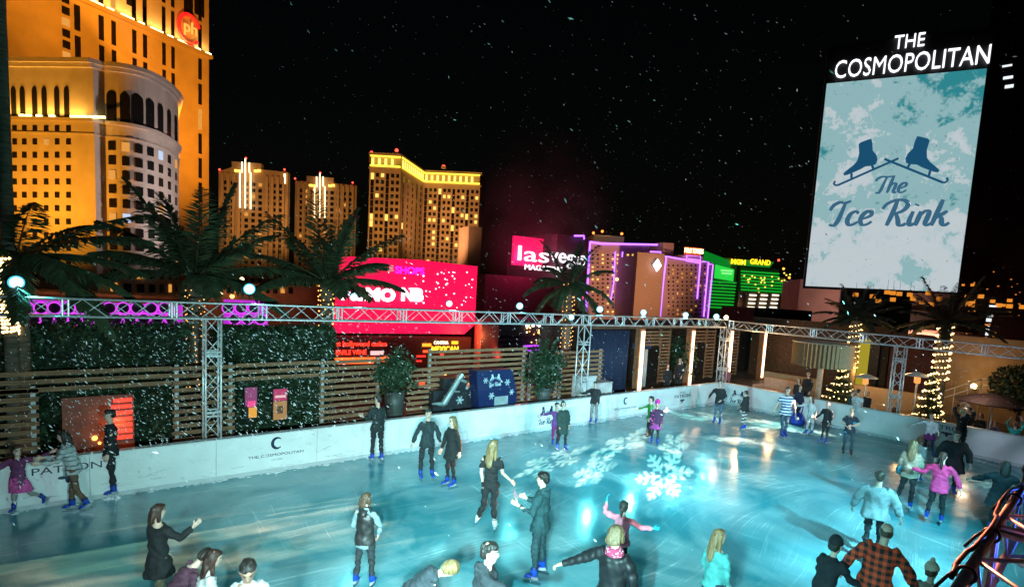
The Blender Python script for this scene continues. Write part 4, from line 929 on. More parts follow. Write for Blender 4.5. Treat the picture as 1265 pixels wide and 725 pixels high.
# --- orange hotel tower
A = Plane((112, 213), (258, 259)); zl = A.uz(258, 69)[1]
tw = thing('hotel_tower', 'towering floodlit orange hotel with dark window strips and a round red sign', 'hotel tower', tuple(A.at(A.L*.5, -9)), 'floodlit hotels on the skyline')
mass(tw, 'tower_block', A, -90, 258, -9, 190, 45, STONE)
band(tw, 'cornice', A, -90, 260, zl-1.4, zl, STONE, 1.6, 1.9)
W = Wins(tw)
zb = [A.uz(247, y)[1] for y in (72, 103, 136, 169, 201, 234, 267)]; stp = zb[0]-zb[1]
lev = [zb[0]+stp*k for k in range(1, 6)]
for px, w in ((247, 5), (214, 4.5), (203, 4.5), (180, 5), (167, 5), (142, 5), (127, 5.5), (98, 6)):
    for k in range(-1, 7):
        z1 = zb[0]-stp*k; u = A.uz(px, 150)[0]; hw = w*.5*.32
        W.add(A, u-hw, u+hw, z1-stp*.86, z1-.4, DARKWIN if rgc.uniform() > .05 else WARMWIN)
    for k in range(1, 5):
        z1 = zl+1+stp*k; u = A.uz(px, 150)[0]; hw = w*.5*.32; W.add(A, u-hw, u+hw, z1-stp*.9, z1-.6, DARKWIN)
for k in range(14):
    z1 = A.uz(83, -60)[1]-stp*.36*k; u = A.uz(83, 100)[0]; W.add(A, u-1.2, u+1.2, z1-2.6, z1, WARMWIN if k in (6, 9) else DARKWIN)
for px0, px1 in ((156, 166), (227, 238), (240, 252)):
    wpx(W, A, px0, -18, px1, 8 if px0 < 200 else 20, DARKWIN)
W.done()
for px in (115, 122, 135, 152, 160, 173, 188, 196, 209, 222, 231, 243, 256):
    u = A.uz(px, 40)[0]; q = A.at(u-.9, zl+.05, .1); MB().boxa(q, np.append(A.u, 0)*2.2, np.append(A.n, 0)*.9, (0, 0, .8)).build('floodlight', FLOOD, tw)
SIGNRED = glow('sign_red', (1, .012, .008), 1.6); SIGNYEL = glow('sign_orange', (1, .26, .04), 2.2)
uc, zc = A.uz(231.5, 37); su = np.append(A.u, 0); sn = np.append(A.n, 0); rx_, rz_ = (A.uz(244, 37)[0]-A.uz(219, 37)[0])/2, (A.uz(231, 20)[1]-A.uz(231, 55)[1])/2
MB().path([A.at(uc+rx_*math.cos(t), zc+rz_*math.sin(t), 1.2) for t in np.linspace(R(-40), R(-40)-R(300), 30)], .75, 6, True).build('sign_ring', SIGNRED, tw)
text('ph', 'sign_letters', SIGNYEL, A.at(uc+.3, zc-rz_*.28, 1.6), su, ZR, rz_*.85, tw, .3, width=rx_*1.25)
# --- curved front block
F1 = Plane((-40, 168), (120, 163)); P0 = dep(120, 340, 163)[:2]; P1 = dep(133, 340, 165.5)[:2]; P3 = dep(221.5, 340, 192)[:2]; Pc = dep(196, 340, 163)[:2]
curve = [P1*(1-t)**2+2*Pc*t*(1-t)+P3*t*t for t in np.linspace(0, 1, 15)]
fb = thing('hotel_block', 'lower curved hotel block with arched windows under its cornice, in front of the orange tower', 'hotel', tuple(F1.at(F1.L*.8, -9)), 'floodlit hotels on the skyline')
ztop = F1.uz(120, 77)[1]; zled = F1.uz(120, 148)[1]; zl2 = F1.uz(133, 160)[1]
L0 = F1.at(0, 0)[:2]; back = [P3*1.12, L0*1.15]
def ringpoly(off):
    base = [L0, P0, P1]+curve[1:]; out = []
    for i, p in enumerate(base):
        t = base[min(i+1, len(base)-1)]-base[max(i-1, 0)]; t = t/np.linalg.norm(t); n_ = np.array([t[1], -t[0]]); out.append(p+n_*off)
    return out+back
MB().poly(ringpoly(0), -9, ztop).build('wall', STONE2, fb)
for z0, z1, of in ((ztop-.5, ztop+.7, 1.5), (ztop-1.6, ztop-.52, .8), (zled-.7, zled+.2, .9), (zled-4.2, zled-3.8, .35)): MB().poly(ringpoly(of), z0, z1).build('cornice', STONE2, fb)
zmid = F1.uz(100, 117)[1]
W = Wins(fb)
for px in (17, 28, 43, 55, 70.5, 82.5): u = F1.uz(px, 120)[0]; W.add(F1, u-.75, u+.75, zled+.4, F1.uz(px, 107)[1], DARKWIN, arch=True)
for r_ in range(12):
    for px in (18.5, 30.5, 43.5, 57.5, 71, 85):
        y = 159+16.4*r_; wpx(W, F1, px-2.6, y-3.6, px+2.6, y+3.6, WARMWIN if rgc.uniform() < .02 else DARKWIN)
CP = []
for i in range(14):
    pl = Plane.__new__(Plane); pl.a, pl.b = curve[i], curve[i+1]; pl.u = pl.b-pl.a; pl.L = np.linalg.norm(pl.u); pl.u = pl.u/pl.L; pl.n = np.array([pl.u[1], -pl.u[0]]); pl.n = pl.n if pl.n@(CAM[:2]-pl.a) > 0 else -pl.n; pl.rot = math.atan2(pl.u[1], pl.u[0]); CP.append(pl)
for i in range(0, 14, 2):
    pl = CP[i]; pl.L2 = pl.L; u = pl.L*.9
    W.add(pl, u-1.25, u+1.25, zled+.5, F1.uz(100, 108)[1], DARKWIN, arch=True, off=.12)
for r_ in range(13):
    z1 = zled-5.2-4.05*r_
    for i in range(0, 14, 2):
        pl = CP[i]; u = pl.L*.9; q = rgc.uniform(); W.add(pl, u-.95, u+.95, z1-2.5, z1, WARMWIN if q < .14 else (COOLWIN if q < .17 else DARKWIN), off=.12)
W.done()
for px in (29, 37, 50, 66, 92, 99, 106, 115, 121, 128):
    u = F1.uz(px, 145)[0]; MB().boxa(F1.at(u-.7, zled+.25, .25), np.append(F1.u, 0)*1.5, np.append(F1.n, 0)*.5, (0, 0, .6)).build('floodlight', FLOOD, fb)
for px in (222,): pass
# --- twin towers
def twin(pxs, pk, yl, yr, ybase, d, nx, ny, label):
    pl = Plane((pxs[0], d), (pxs[1], d*1.01)); xm = (pxs[0]+pxs[1])/2; t = thing('hotel_tower', label, 'hotel tower', tuple(pl.at(pl.L/2, -9)), 'floodlit hotels on the skyline')
    zl_, zr_, zp = pl.uz(pxs[0], yl)[1], pl.uz(pxs[1], yr)[1], pl.uz(pk, nx)[1]; um = pl.uz(pk, 200)[0]
    q = pl.at(0, 0, -25); ol = [(0, -9), (pl.L, -9), (pl.L, zr_), (um+10, zp-5), (um+10, zp-1), (um-10, zp-1), (um-10, zp-5), (0, zl_)]
    MB().slab(pl.at(0, 0, 0), np.append(pl.u, 0), ZR, -np.append(pl.n, 0), ol, 5).build('tower_block', M('hotel_tan', (.36, .25, .15), .85, var=.2, scale=.1), t)
    FIN = M('hotel_fin', (.42, .3, .18), .85, var=.1)
    for f in (.06, .14, .22, .3, .70, .78, .86, .94): MB().boxa(pl.at(pl.L*f-.8, -9, 0), np.append(pl.u, 0)*1.6, np.append(pl.n, 0)*1.2, (0, 0, min(zl_, zr_)+8)).build('fin', FIN, t)
    W = Wins(t)
    for i in range(9):
        for j in range(26):
            f = .1+.8*i/8; z = zl_-6-4.2*j; m_ = WARMWIN if rgc.uniform() < .06 else DARKWIN; W.add(pl, pl.L*f-1.2, pl.L*f+1.2, z-2.4, z, m_)
    W.done(); NEON = glow('neon_white_gold', (1, .72, .38), 4)
    for k, (dx, y0, y1) in enumerate(ny): MB().path([pl.pt(pk+dx, y0, 2.2), pl.pt(pk+dx, y1, 2.2)], .42, 6).build('neon_strip', NEON, t)
    for dx in (-14, -10, 10, 14): MB().boxa(pl.pt(pk+dx, nx+15-abs(dx)*.1, .6), np.append(pl.u, 0)*2.2, np.append(pl.n, 0)*.6, (0, 0, 1.6)).build('floodlight', glow('flood_amber', (1, .55, .08), 3.2), t)
    for px, y in ((pxs[0]+2, yl-1), (pk, nx-2), (pxs[1]-2, yr-2)): MB().ball(pl.pt(px, y-1, 1), .7, 8, 6).build('beacon', REDBEAC, t)
    MB().path([pl.pt(pxs[1]-2, yr+2, .6), pl.pt(pxs[1]-2, yr+14, .6)], .55, 6).build('neon_strip', NEON, t)
    return pl
TW1 = twin((270, 354), 304.5, 212, 213, 330, 400, 199, ((0, 197, 258), (-6.5, 214, 257), (6.5, 214, 259), (-4, 201, 214), (5, 202, 214)), 'tan tower with three glowing vertical strips, nearer to the orange hotel')
TW2 = twin((363, 438), 396, 223, 229, 330, 430, 217, ((0, 215, 270), (-6.5, 232, 270), (6, 231, 270), (-4, 219, 232), (4, 219, 231)), 'tan tower with three glowing vertical strips, next to the yellow-crowned tower')
# --- yellow crowned tower
cw = thing('hotel_tower', 'tan tower with a bright yellow crown and many lit windows, above the red billboard', 'hotel tower', tuple(dep(520, 340, 330)*np.array([1, 1, 0])+np.array([0, 0, -9])), 'floodlit hotels on the skyline')
E0, E1, E2, E3, E4 = dep(453, 340, 300)[:2], dep(491, 340, 300)[:2], dep(519, 340, 338)[:2], dep(588, 340, 336)[:2], dep(592, 340, 350)[:2]
def mkplane(a, c):
    pl = Plane.__new__(Plane); pl.a, pl.b = np.array(a), np.array(c); pl.u = pl.b-pl.a; pl.L = np.linalg.norm(pl.u); pl.u = pl.u/pl.L; pl.n = np.array([pl.u[1], -pl.u[0]]); pl.n = pl.n if pl.n@(CAM[:2]-pl.a) > 0 else -pl.n; pl.rot = math.atan2(pl.u[1], pl.u[0]); return pl
PA, PB_, PC = mkplane(E0, E1), mkplane(E1, E2), mkplane(E2, E3); TAN2 = M('hotel_tan')
zc1 = PA.uz(470, 207)[1]; zc0 = PA.uz(470, 192)[1]; zc3 = PC.uz(550, 226)[1]; zc2 = PC.uz(550, 211)[1]
ou = [E0, E1, E2, E3, E4+np.array([10, 12.]), E0+np.array([25, 40.])]
MB().poly(ou, -9, zc1).build('tower_block', TAN2, cw)
def inset(pts, k): c = np.mean(pts, axis=0); return [c+(p-c)*k for p in pts]
MB().poly(inset(ou, .985), zc1+.002, zc0).build('crown_wall', M('crown_stone', (.5, .42, .2), .8, var=.1), cw); MB().poly(inset(ou, 1.02), zc1-.8, zc1+.001).build('cornice', TAN2, cw); MB().poly(inset(ou, 1.02), zc0+.002, zc0+1.2).build('cornice', TAN2, cw)
CRL = glow('crown_light', (1, .68, .05), 2.6)
for pl in (PA, PB_, PC):
    MB().boxa(pl.at(.3, zc1+.3, .5), np.append(pl.u, 0)*(pl.L-.6), np.append(pl.n, 0)*.5, (0, 0, .8)).build('crown_light', CRL, cw); MB().boxa(pl.at(.3, zc0-.9, .3), np.append(pl.u, 0)*(pl.L-.6), np.append(pl.n, 0)*.4, (0, 0, .7)).build('crown_light', CRL, cw)
    n_ = int(pl.L/3.4)
    for i in range(n_): MB().boxa(pl.at(1+i*3.4, zc1+1.2, .35), np.append(pl.u, 0)*1.3, np.append(pl.n, 0)*.3, (0, 0, (zc0-zc1)*.55)).build('crown_niche_light', glow('crown_niche', (1, .8, .15), 1.7), cw)
W = Wins(cw)
for pl, cols, dens in ((PC, 12, .13), (PA, 6, .12), (PB_, 5, .03)):
    for i in range(cols):
        for j in range(30):
            if pl is PC and j > 24: continue
            u = pl.L*(i+.6)/(cols+.2); z = zc1-3-3.5*j; q = rgc.uniform(); W.add(pl, u-.8, u+.8, z-(1.9 if i % 3 else 3.2), z, YELWIN if q < dens else DARKWIN)
W.done()
for px, y in ((490, 186), (548, 206), (459, 189)): q = dep(px, y, 318); MB().box(q[0]-1, q[1]-1, zc0+1, q[0]+1, q[1]+1, q[2]-1).build('rooftop_mast', TAN2, cw); MB().ball(q, 1.0, 8, 6).build('beacon', REDBEAC, cw)
pl = Plane((579, 300), (593, 303)); sl = thing('concrete_tower', 'blank pinkish slab behind the right end of the red billboard', 'tower', tuple(pl.at(2, -9))); mass(sl, 'wall', pl, 577, 593, -9, pl.uz(586, 280)[1], 14, M('slab_pink', (.5, .36, .32), .85, var=.1, scale=.2))
# --- red billboard building
RB = Plane((416, 62), (588, 70)); PINK = M('billboard_red_face', (.35, .01, .03), .5, var=.1, scale=.4, emit=(1, .004, .075), es=1.2)
rb = thing('billboard', 'huge glowing red billboard with blurred white letters behind the truss', 'billboard', tuple(RB.at(RB.L/2, -9)))
u0, u1 = RB.uz(416, 412)[0], RB.uz(586, 412)[0]; zb0 = RB.uz(500, 412)[1]; zt0, zt1 = RB.uz(418, 316)[1], RB.uz(588, 329)[1]
MB().slab(RB.at(u0, 0, 0), np.append(RB.u, 0), ZR, -np.append(RB.n, 0), [(0, zb0), (u1-u0-1.4, zb0), (u1-u0, zb0+1.2), (u1-u0, zt1), ((u1-u0)*.55, (zt0+zt1)/2+.25), (.8, zt0)], 3).build('panel', PINK, rb)
MB().boxa(RB.at(u0+2, zb0-9, -5), np.append(RB.u, 0)*(u1-u0-3), np.append(RB.n, 0)*3, (0, 0, 8)).build('support_wall', M('shop_wall', (.1, .05, .045), .7, var=.3), rb)
LW = glow('sign_white_pink', (1, .75, .9), 6); un = np.append(RB.u, 0)
def sign_text(body, px, py, hpx, mat, pl, parent, wpx_=None, off=.12, name='sign_letters', bold=0.02, ext=.06):
    o = pl.pt(px, py, off); h = abs(pl.pt(px, py-hpx/2)[2]-pl.pt(px, py+hpx/2)[2]); w = None
    if wpx_: w = np.linalg.norm(pl.pt(px-wpx_/2, py)-pl.pt(px+wpx_/2, py))
    return text(body, name, mat, o, np.append(pl.u, 0), ZR, h, parent, ext, width=w, bold=bold)
sign_text('NLMO', 455, 370.5, 15, LW, RB, rb, 66, bold=.05); sign_text('NB', 508.5, 371, 15, LW, RB, rb, 27, bold=.05)
sign_text('LE', 480.5, 334.5, 7, glow('sign_grey', (.75, .55, .55), .9), RB, rb, 9); sign_text('SHOPS', 506, 338.5, 9, glow('sign_purple', (.75, .02, 1), 1.6), RB, rb, 36)
SP = glow('sparkle_white', (1, .7, .85), 3.5); rs = np.random.default_rng(21)
for i in range(46):
    q = RB.pt(rs.uniform(478, 584), rs.uniform(336, 380), .08); r = rs.uniform(.05, .11); MB().slab(q, un, ZR, np.append(RB.n, 0), [(r*math.cos(t), r*math.sin(t)) for t in np.linspace(0, 6.283, 9)[:-1]], .03).build('sparkle_light', SP, rb)
RS = glow('sign_red_small', (1, .03, .015), 3); sf = thing('shop_front', 'low shop front with red lit lettering under the red billboard', 'shop', tuple(RB.at(RB.L*.3, -9)))
SHP = mkplane(RB.at(u0, 0, -.5)[:2], RB.at(u1, 0, -.5)[:2]); MB().boxa(RB.at(u0, -9, -1.9), un*(u1-u0), np.append(RB.n, 0)*1, (0, 0, zb0+8.5)).build('wall', M('shop_wall'), sf)
sign_text('et hollywood casino', 449, 428.5, 6.5, RS, RB, sf, 64, off=-.85); sign_text('EARLE WINE', 436, 439, 6, RS, RB, sf, 38, off=-.85)
q0, q1 = RB.pt(415, 443, -.8), RB.pt(457, 450, -.8); MB().boxa((q0[0], q0[1], q1[2]), un*6, np.append(RB.n, 0)*.1, (0, 0, q0[2]-q1[2])).build('light_bar', glow('bar_orange', (1, .12, .02), 2.5), sf)
sign_text('CANTINA', 548, 426, 4, glow('sign_cream', (1, .8, .5), 2.5), RB, sf, 18, off=-.85); sign_text('MEXICAN', 553, 434.5, 6, glow('sign_yellow', (1, .5, .02), 3.5), RB, sf, 33, off=-.85)
for px, py, w, h, c in ((530, 427, 12, 4, (1, .3, .02)), (565, 424, 9, 4, (1, .45, .02)), (529, 435, 8, 3, (1, .08, .02)), (523, 441, 12, 2, (1, .03, .02)), (520, 447, 8, 1.6, (1, .03, .02)), (549, 439, 5, 2.4, (1, .05, .02)), (524, 475, 8, 5, (1, .07, .02)), (543, 478, 9, 5, (1, .07, .02)), (534, 479, 4, 4, (1, .1, .02)), (554, 471, 6, 5, (1, .7, .25)), (550, 465, 10, 3, (1, .5, .1)), (585, 473, 9, 5, (1, .5, .08)), (468, 437, 16, 5, (.55, .3, .3)), (480, 443, 8, 3.5, (1, .1, .03))):
    q = RB.pt(px, py, -.85); sx_ = w*66/FPX/2; sz_ = h*66/FPX/2; MB().boxa(q-un*sx_-ZR*sz_, un*2*sx_, np.append(RB.n, 0)*.1, ZR*2*sz_).build('shop_lamp', glow('shop_%.1f_%.2f' % (c[0], c[1]), c, 2.2), sf)
cc = dep(603, 430, 72); top(MB().lathe((cc[0], cc[1], -9), [(1.85, 0), (1.85, 9+dep(603, 398, 72)[2]), (1.7, 9.3+dep(603, 398, 72)[2])], 28), 'round_column', M('column_paint', (.75, .3, .27), .6, var=.1, scale=.5), 'thick round column bathed in red light, right of the red billboard', 'column', None, True)
# --- purple ring screen on the left
PL = Plane((25, 34), (330, 38)); ps = thing('ring_screen', 'long purple lit screen of round rings above the left hedge', 'screen', tuple(PL.at(PL.L/2, -9)))
m = M('ring_screen_face', (.05, .02, .06), .5, var=.5, scale=1.2, emit=(.5, .03, .62), es=1.0); RDISC = M('ring_disc', (.16, .06, .15), .6, var=.4, scale=2); RTOR = glow('ring_glow', (.8, .07, 1), 1.1)
for a0, a1 in ((28, 224), (276, 330)):
    q0, q1 = PL.pt(a0, 376), PL.pt(a1, 401); MB().boxa((q0[0], q0[1], PL.pt(a0, 400)[2]), np.append(PL.u, 0)*np.linalg.norm((q1-q0)[:2]), -np.append(PL.n, 0)*.4, (0, 0, PL.pt(a0, 370)[2]-PL.pt(a0, 400)[2])).build('screen_face', m, ps)
for r_ in range(2):
    for px in list(range(34, 224, 17))+list(range(282, 330, 16)):
        px = px+8*(r_ % 2); c_ = PL.pt(px, 380.5+13.5*r_, .02); rr = .36
        if px > 332 or 218 < px < 280: continue
        MB().slab(c_, np.append(PL.u, 0), ZR, np.append(PL.n, 0), [(rr*math.cos(t), rr*math.sin(t)) for t in np.linspace(0, 6.283, 15)[:-1]], .05).build('ring_hole', RDISC, ps)
        MB().path([c_+np.append(PL.u, 0)*rr*math.cos(t)+ZR*rr*math.sin(t)+np.append(PL.n, 0)*.05 for t in np.linspace(0, 6.283, 17)], .045, 5).build('ring', RTOR, ps)
RED_R = M('podium_red', (.24, .10, .07), .8, var=.3, scale=.5); pr = thing('podium', 'low red-brown podium roof in front of the curved hotel block', 'building', tuple(dep(150, 380, 90)*np.array([1, 1, 0])+np.array([0, 0, -9])))
pp = Plane((-30, 88), (226, 96)); mass(pr, 'wall', pp, -30, 222, -9, pp.uz(120, 366)[1], 20, RED_R); band(pr, 'cornice', pp, -30, 223, pp.uz(120, 366)[1], pp.uz(120, 362.5)[1], RED_R, .8, 2)
pp2 = Plane((226, 90), (420, 95)); pr2 = thing('podium', 'brown podium with scattered lamps between the two left palms', 'building', tuple(dep(300, 380, 92)*np.array([1, 1, 0])+np.array([0, 0, -9]))); mass(pr2, 'wall', pp2, 226, 425, -9, pp2.uz(320, 352)[1], 20, RED_R)
for px, py, r, c in ((262, 352, .5, (1, .6, .2)), (288, 366, .35, (1, .45, .1)), (340, 352, .3, (1, .6, .2)), (300, 345, .35, (1, .7, .3)), (275, 362, .25, (1, .7, .4)), (245, 344, .3, (1, .6, .2)), (325, 366, .25, (1, .5, .3))):
    MB().ball(pp2.pt(px, py, .6), r, 8, 6).build('lamp', glow('podium_lamp_%.1f' % c[1], c, 5), pr2)
W = Wins(pr2)
for i in range(14):
    x0 = 233+i*9.5; wpx(W, pp2, x0, 354.5, x0+5, 362, WARMWIN if i % 3 == 0 else DARKWIN)
# --- magazine sign building
MG = Plane((632, 84), (724, 92)); mg = thing('sign_building', 'dark building carrying the white and pink magazine sign', 'building', tuple(MG.at(MG.L/2, -9)))
mass(mg, 'wall', MG, 686, 724, -9, MG.uz(705, 291)[1], 14, M('purple_grey', (.12, .10, .13), .8, var=.2)); mass(mg, 'lower_wall', MG, 600, 686, -9, MG.uz(650, 342)[1], 14, M('dark_plum', (.05, .02, .03), .8, var=.3))
MB().boxa(MG.pt(634, 327, -.6), np.append(MG.u, 0)*5.4, np.append(MG.n, 0)*.55, (0, 0, 4.3)).build('sign_panel', M('sign_pink_panel', (.2, .01, .05), .5, var=.1, emit=(1, .01, .12), es=.9), mg)
WS = glow('sign_white', (1, .92, 1), 2.6)
sign_text('las', 658, 323, 19, WS, MG, mg, 38, bold=0); sign_text('ve', 689, 324, 19, WS, MG, mg, 20, bold=0); sign_text('gas', 711, 327, 19, WS, MG, mg, 22, bold=0); sign_text('MAGAZINE', 671, 334.5, 6.5, WS, MG, mg, 46, bold=0)
PUR = glow('neon_purple', (.38, .12, 1), 3.2)
def neon(pl, pts, parent, r=.24, mat=PUR, off=.5): return MB().path([pl.pt(x, y, off) for x, y in pts], r, 6).build('neon_outline', mat, parent)
neon(MG, [(707, 291.5), (719, 291.5), (719, 296)], mg, .14)
for px, py, r, c in ((715, 368, .55, (1, .03, .2)), (706, 366, .3, (1, .5, .1)), (698, 372, .4, (1, .5, .1)), (698, 380, .4, (1, .6, .2)), (760, 345, .3, (1, .6, .2))): MB().ball(MG.pt(px, py, .4), r, 8, 6).build('lamp', glow('mag_lamp_%.2f' % c[1], c, 3), mg)
# casino lights seen under the truss
cl = thing('casino_front', 'low casino front of crowded coloured lamps under the truss, left of the navy curtain', 'casino', tuple(dep(670, 420, 60)*np.array([1, 1, 0])+np.array([0, 0, -9]))); CLP = Plane((620, 60), (735, 64)); mass(cl, 'wall', CLP, 620, 735, -9, CLP.uz(670, 396)[1], 6, M('dark_plum')); rk = np.random.default_rng(5)
for i in range(60):
    px, py = rk.uniform(650, 712), rk.uniform(400, 424); c = [(1, .6, .2), (1, .85, .6), (1, .25, .05), (.5, .6, 1), (1, .45, .1)][rk.integers(5)]; MB().ball(CLP.pt(px, py, .2), rk.uniform(.05, .13), 6, 5).build('lamp', glow('casino_%.2f' % c[1], c, 3.5), cl)
for i in range(9): MB().ball(CLP.pt(650+7.5*i, 402, .25), .15, 8, 6).build('lamp', glow('casino_white', (.9, .95, 1), 5), cl)
for pts in (((645, 427), (700, 424)), ((650, 433), (715, 427)), ((704, 430), (735, 424))): neon(CLP, pts, cl, .10, glow('neon_violet', (.45, .05, 1), 1.8))
# --- tower outlined in purple neon
GC1 = Plane((725, 165), (792, 172)); GC2 = Plane((783, 158), (880, 166)); gc = thing('neon_hotel', 'brown hotel outlined with purple neon, a white diamond on its blank wall', 'hotel', tuple(GC2.at(0, -9)), 'floodlit hotels on the skyline')
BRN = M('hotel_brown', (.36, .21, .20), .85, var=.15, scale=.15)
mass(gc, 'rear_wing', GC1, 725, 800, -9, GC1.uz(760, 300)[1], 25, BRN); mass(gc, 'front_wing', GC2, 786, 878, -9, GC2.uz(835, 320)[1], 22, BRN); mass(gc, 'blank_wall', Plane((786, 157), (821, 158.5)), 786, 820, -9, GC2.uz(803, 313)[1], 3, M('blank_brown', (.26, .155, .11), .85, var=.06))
mass(gc, 'penthouse', Plane((731, 175), (768, 176)), 731, 768, GC1.uz(745, 305)[1], GC1.uz(745, 287)[1], 8, M('penthouse_cream', (.5, .42, .3), .8, var=.1)); mass(gc, 'penthouse', Plane((817, 170), (830, 171)), 817, 830, -9, GC2.uz(823, 296)[1], 8, BRN); mass(gc, 'roof_step', Plane((843, 163), (867, 165)), 842, 867, -9, GC2.uz(855, 316)[1], 8, BRN)
for pts in (((728, 299), (725.5, 340), (723, 385)), ((728, 299), (741, 301)), ((741, 301), (812, 302.5))): neon(GC1, pts, gc, .28)
for pts in (((759, 311), (757, 350), (753, 373)), ((768, 311), (765, 352))): neon(GC1, pts, gc, .2)
for pts in (((789, 316), (799, 316)), ((802, 311), (815, 311.5), (815, 317), (822, 317), (846, 321)), ((790, 316), (787, 345), (783, 386)), ((822, 317), (818, 350), (814, 392)), ((847, 315), (864, 316), (864, 325), (847, 322), (847, 315)), ((849, 320), (864, 322)), ((864, 323), (860, 369)), ((866, 323), (874, 324), (868, 391)), ((874, 326), (879.5, 327), (873, 393))): neon(GC2, pts, gc, .22)
q = GC2.pt(803.5, 328, 3.4); MB().slab(q, np.append(GC2.u, 0), ZR, np.append(GC2.n, 0), [(0, -1.75), (1.35, 0), (0, 1.75), (-1.35, 0)], .2).build('diamond_sign', glow('diamond_white', (.95, .85, 1), 4), gc)
sign_text('POLO TOWERS', 854, 313, 6, glow('sign_orange_white', (1, .62, .3), 4.5), GC2, gc, 23, off=1.2); MB().boxa(GC2.pt(842.5, 315, .9), np.append(GC2.u, 0)*5.6, np.append(GC2.n, 0)*.2, (0, 0, 2.3)).build('sign_panel', M('sign_dark_red', (.2, .03, .01), .6, var=.1, emit=(1, .12, .01), es=.5), gc)
W = Wins(gc)
for i in range(9):
    for j in range(16):
        x0 = 731+i*6.2; y0 = 314+j*5; q = rgc.uniform(); wpx(W, GC1, x0, y0, x0+2.2, y0+1.9, YELWIN if q < .30 else DARKWIN, th=.2)
for i in range(9):
    for j in range(13):
        x0 = 825+i*5.6; y0 = 327+j*5; q = rgc.uniform(); wpx(W, GC2, x0, y0, x0+1.7, y0+1.9, WARMWIN if q < .28 else DARKWIN, th=.2)
W.done()
for px, y in ((732, 288), (743, 286), (767, 289)): MB().ball(GC1.pt(px, y, .5), .4, 6, 5).build('beacon', glow('beacon_orange', (1, .2, .03), 4), gc)
# --- green hotel
MGM = Plane((868, 250), (962, 262)); gr = thing('green_hotel', 'hotel floodlit green with yellow lettering along its roof', 'hotel', tuple(MGM.at(MGM.L/2, -9)), 'floodlit hotels on the skyline'); GS = M('green_stone', (.16, .2, .15), .8, var=.1)
mass(gr, 'left_wing', MGM, 866, 910, -9, MGM.uz(890, 318)[1], 20, GS); mass(gr, 'right_wing', MGM, 915, 962, -9, MGM.uz(935, 331)[1], 20, GS)
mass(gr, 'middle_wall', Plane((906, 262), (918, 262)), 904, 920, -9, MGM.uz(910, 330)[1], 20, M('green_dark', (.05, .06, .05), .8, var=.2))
for i, (a0, a1, y) in enumerate(((962, 972, 343), (972, 980, 350), (980, 986, 357))): mass(gr, 'stepped_wing', MGM, a0, a1, -9, MGM.uz(a0, y)[1], 20, GS)
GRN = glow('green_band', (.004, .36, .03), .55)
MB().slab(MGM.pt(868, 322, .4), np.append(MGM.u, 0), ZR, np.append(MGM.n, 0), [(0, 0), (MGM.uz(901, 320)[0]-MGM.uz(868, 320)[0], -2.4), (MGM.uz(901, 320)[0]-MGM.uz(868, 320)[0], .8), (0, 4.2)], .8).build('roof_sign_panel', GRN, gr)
MB().slab(MGM.pt(913, 328, .4), np.append(MGM.u, 0), ZR, np.append(MGM.n, 0), [(-4, 0), (16, 0), (18, 2.7), (-4, 2.7)], .8).build('roof_sign_panel', GRN, gr)
GY = glow('sign_gold', (1, .55, .01), 2.4); sign_text('GRAND', 936, 327, 6.5, GY, MGM, gr, 25, off=1.6); sign_text('MGM', 909, 326.5, 6, GY, MGM, gr, 18, off=1.6, bold=.04)
MB().slab(MGM.pt(881, 343.5, .6), np.append(MGM.u, 0), ZR, np.append(MGM.n, 0), [(0, 0), (10, -.9), (10, 4.4), (0, 6)], .5).build('lit_panel', glow('green_panel', (.03, .9, .08), .8), gr); sign_text('', 0, 0, 1, GY, MGM, gr) if False else None
for dx, wd_ in ((888, 17), (889, 15)):
    MB().boxa(MGM.pt(dx, 335+(dx-888)*3.5, 1.3), np.append(MGM.u, 0)*wd_*.37, np.append(MGM.n, 0)*.2, (0, 0, .8)).build('panel_lettering', glow('green_bright', (.3, 1, .3), 1.0), gr)
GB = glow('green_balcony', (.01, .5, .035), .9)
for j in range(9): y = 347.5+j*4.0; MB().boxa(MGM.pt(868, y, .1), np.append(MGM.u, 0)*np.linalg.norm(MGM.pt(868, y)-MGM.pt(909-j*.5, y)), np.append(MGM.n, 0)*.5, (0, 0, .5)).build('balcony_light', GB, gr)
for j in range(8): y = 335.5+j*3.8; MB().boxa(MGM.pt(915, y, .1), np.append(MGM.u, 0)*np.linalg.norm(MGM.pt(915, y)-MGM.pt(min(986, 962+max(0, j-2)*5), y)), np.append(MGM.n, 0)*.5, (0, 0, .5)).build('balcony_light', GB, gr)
rk = np.random.default_rng(8)
for i in range(26): MB().ball(MGM.pt(rk.uniform(917, 975), rk.uniform(336, 362), .8), .38, 6, 5).build('room_light', glow('room_yellow', (1, .8, .1), 1.6), gr)
for px, y in ((961, 321.5), (967, 332), (974, 343), (983, 349)): MB().ball(MGM.pt(px, y, .5), .55, 6, 5).build('beacon', REDBEAC if px == 961 else glow('beacon_gold', (1, .4, .03), 3), gr)
PK = Plane((924, 120), (966, 124)); pk = thing('parking_garage', 'open parking garage with rows of white lamps below the green hotel', 'garage', tuple(PK.at(PK.L/2, -9)))
mass(pk, 'frame', PK, 924, 970, -9, PK.uz(945, 362)[1], 2, M('garage_concrete', (.2, .17, .14), .8, var=.2))
GL = glow('garage_light', (1, .85, .62), 1.8)
for j in range(7):
    for i in range(3):
        y = 364.5+j*5; x0 = 925.5+i*14-j*.9; MB().boxa(PK.pt(x0, y+.8, .06), np.append(PK.u, 0)*1.9, np.append(PK.n, 0)*.2, (0, 0, .32)).build('lamp_row', GL, pk)
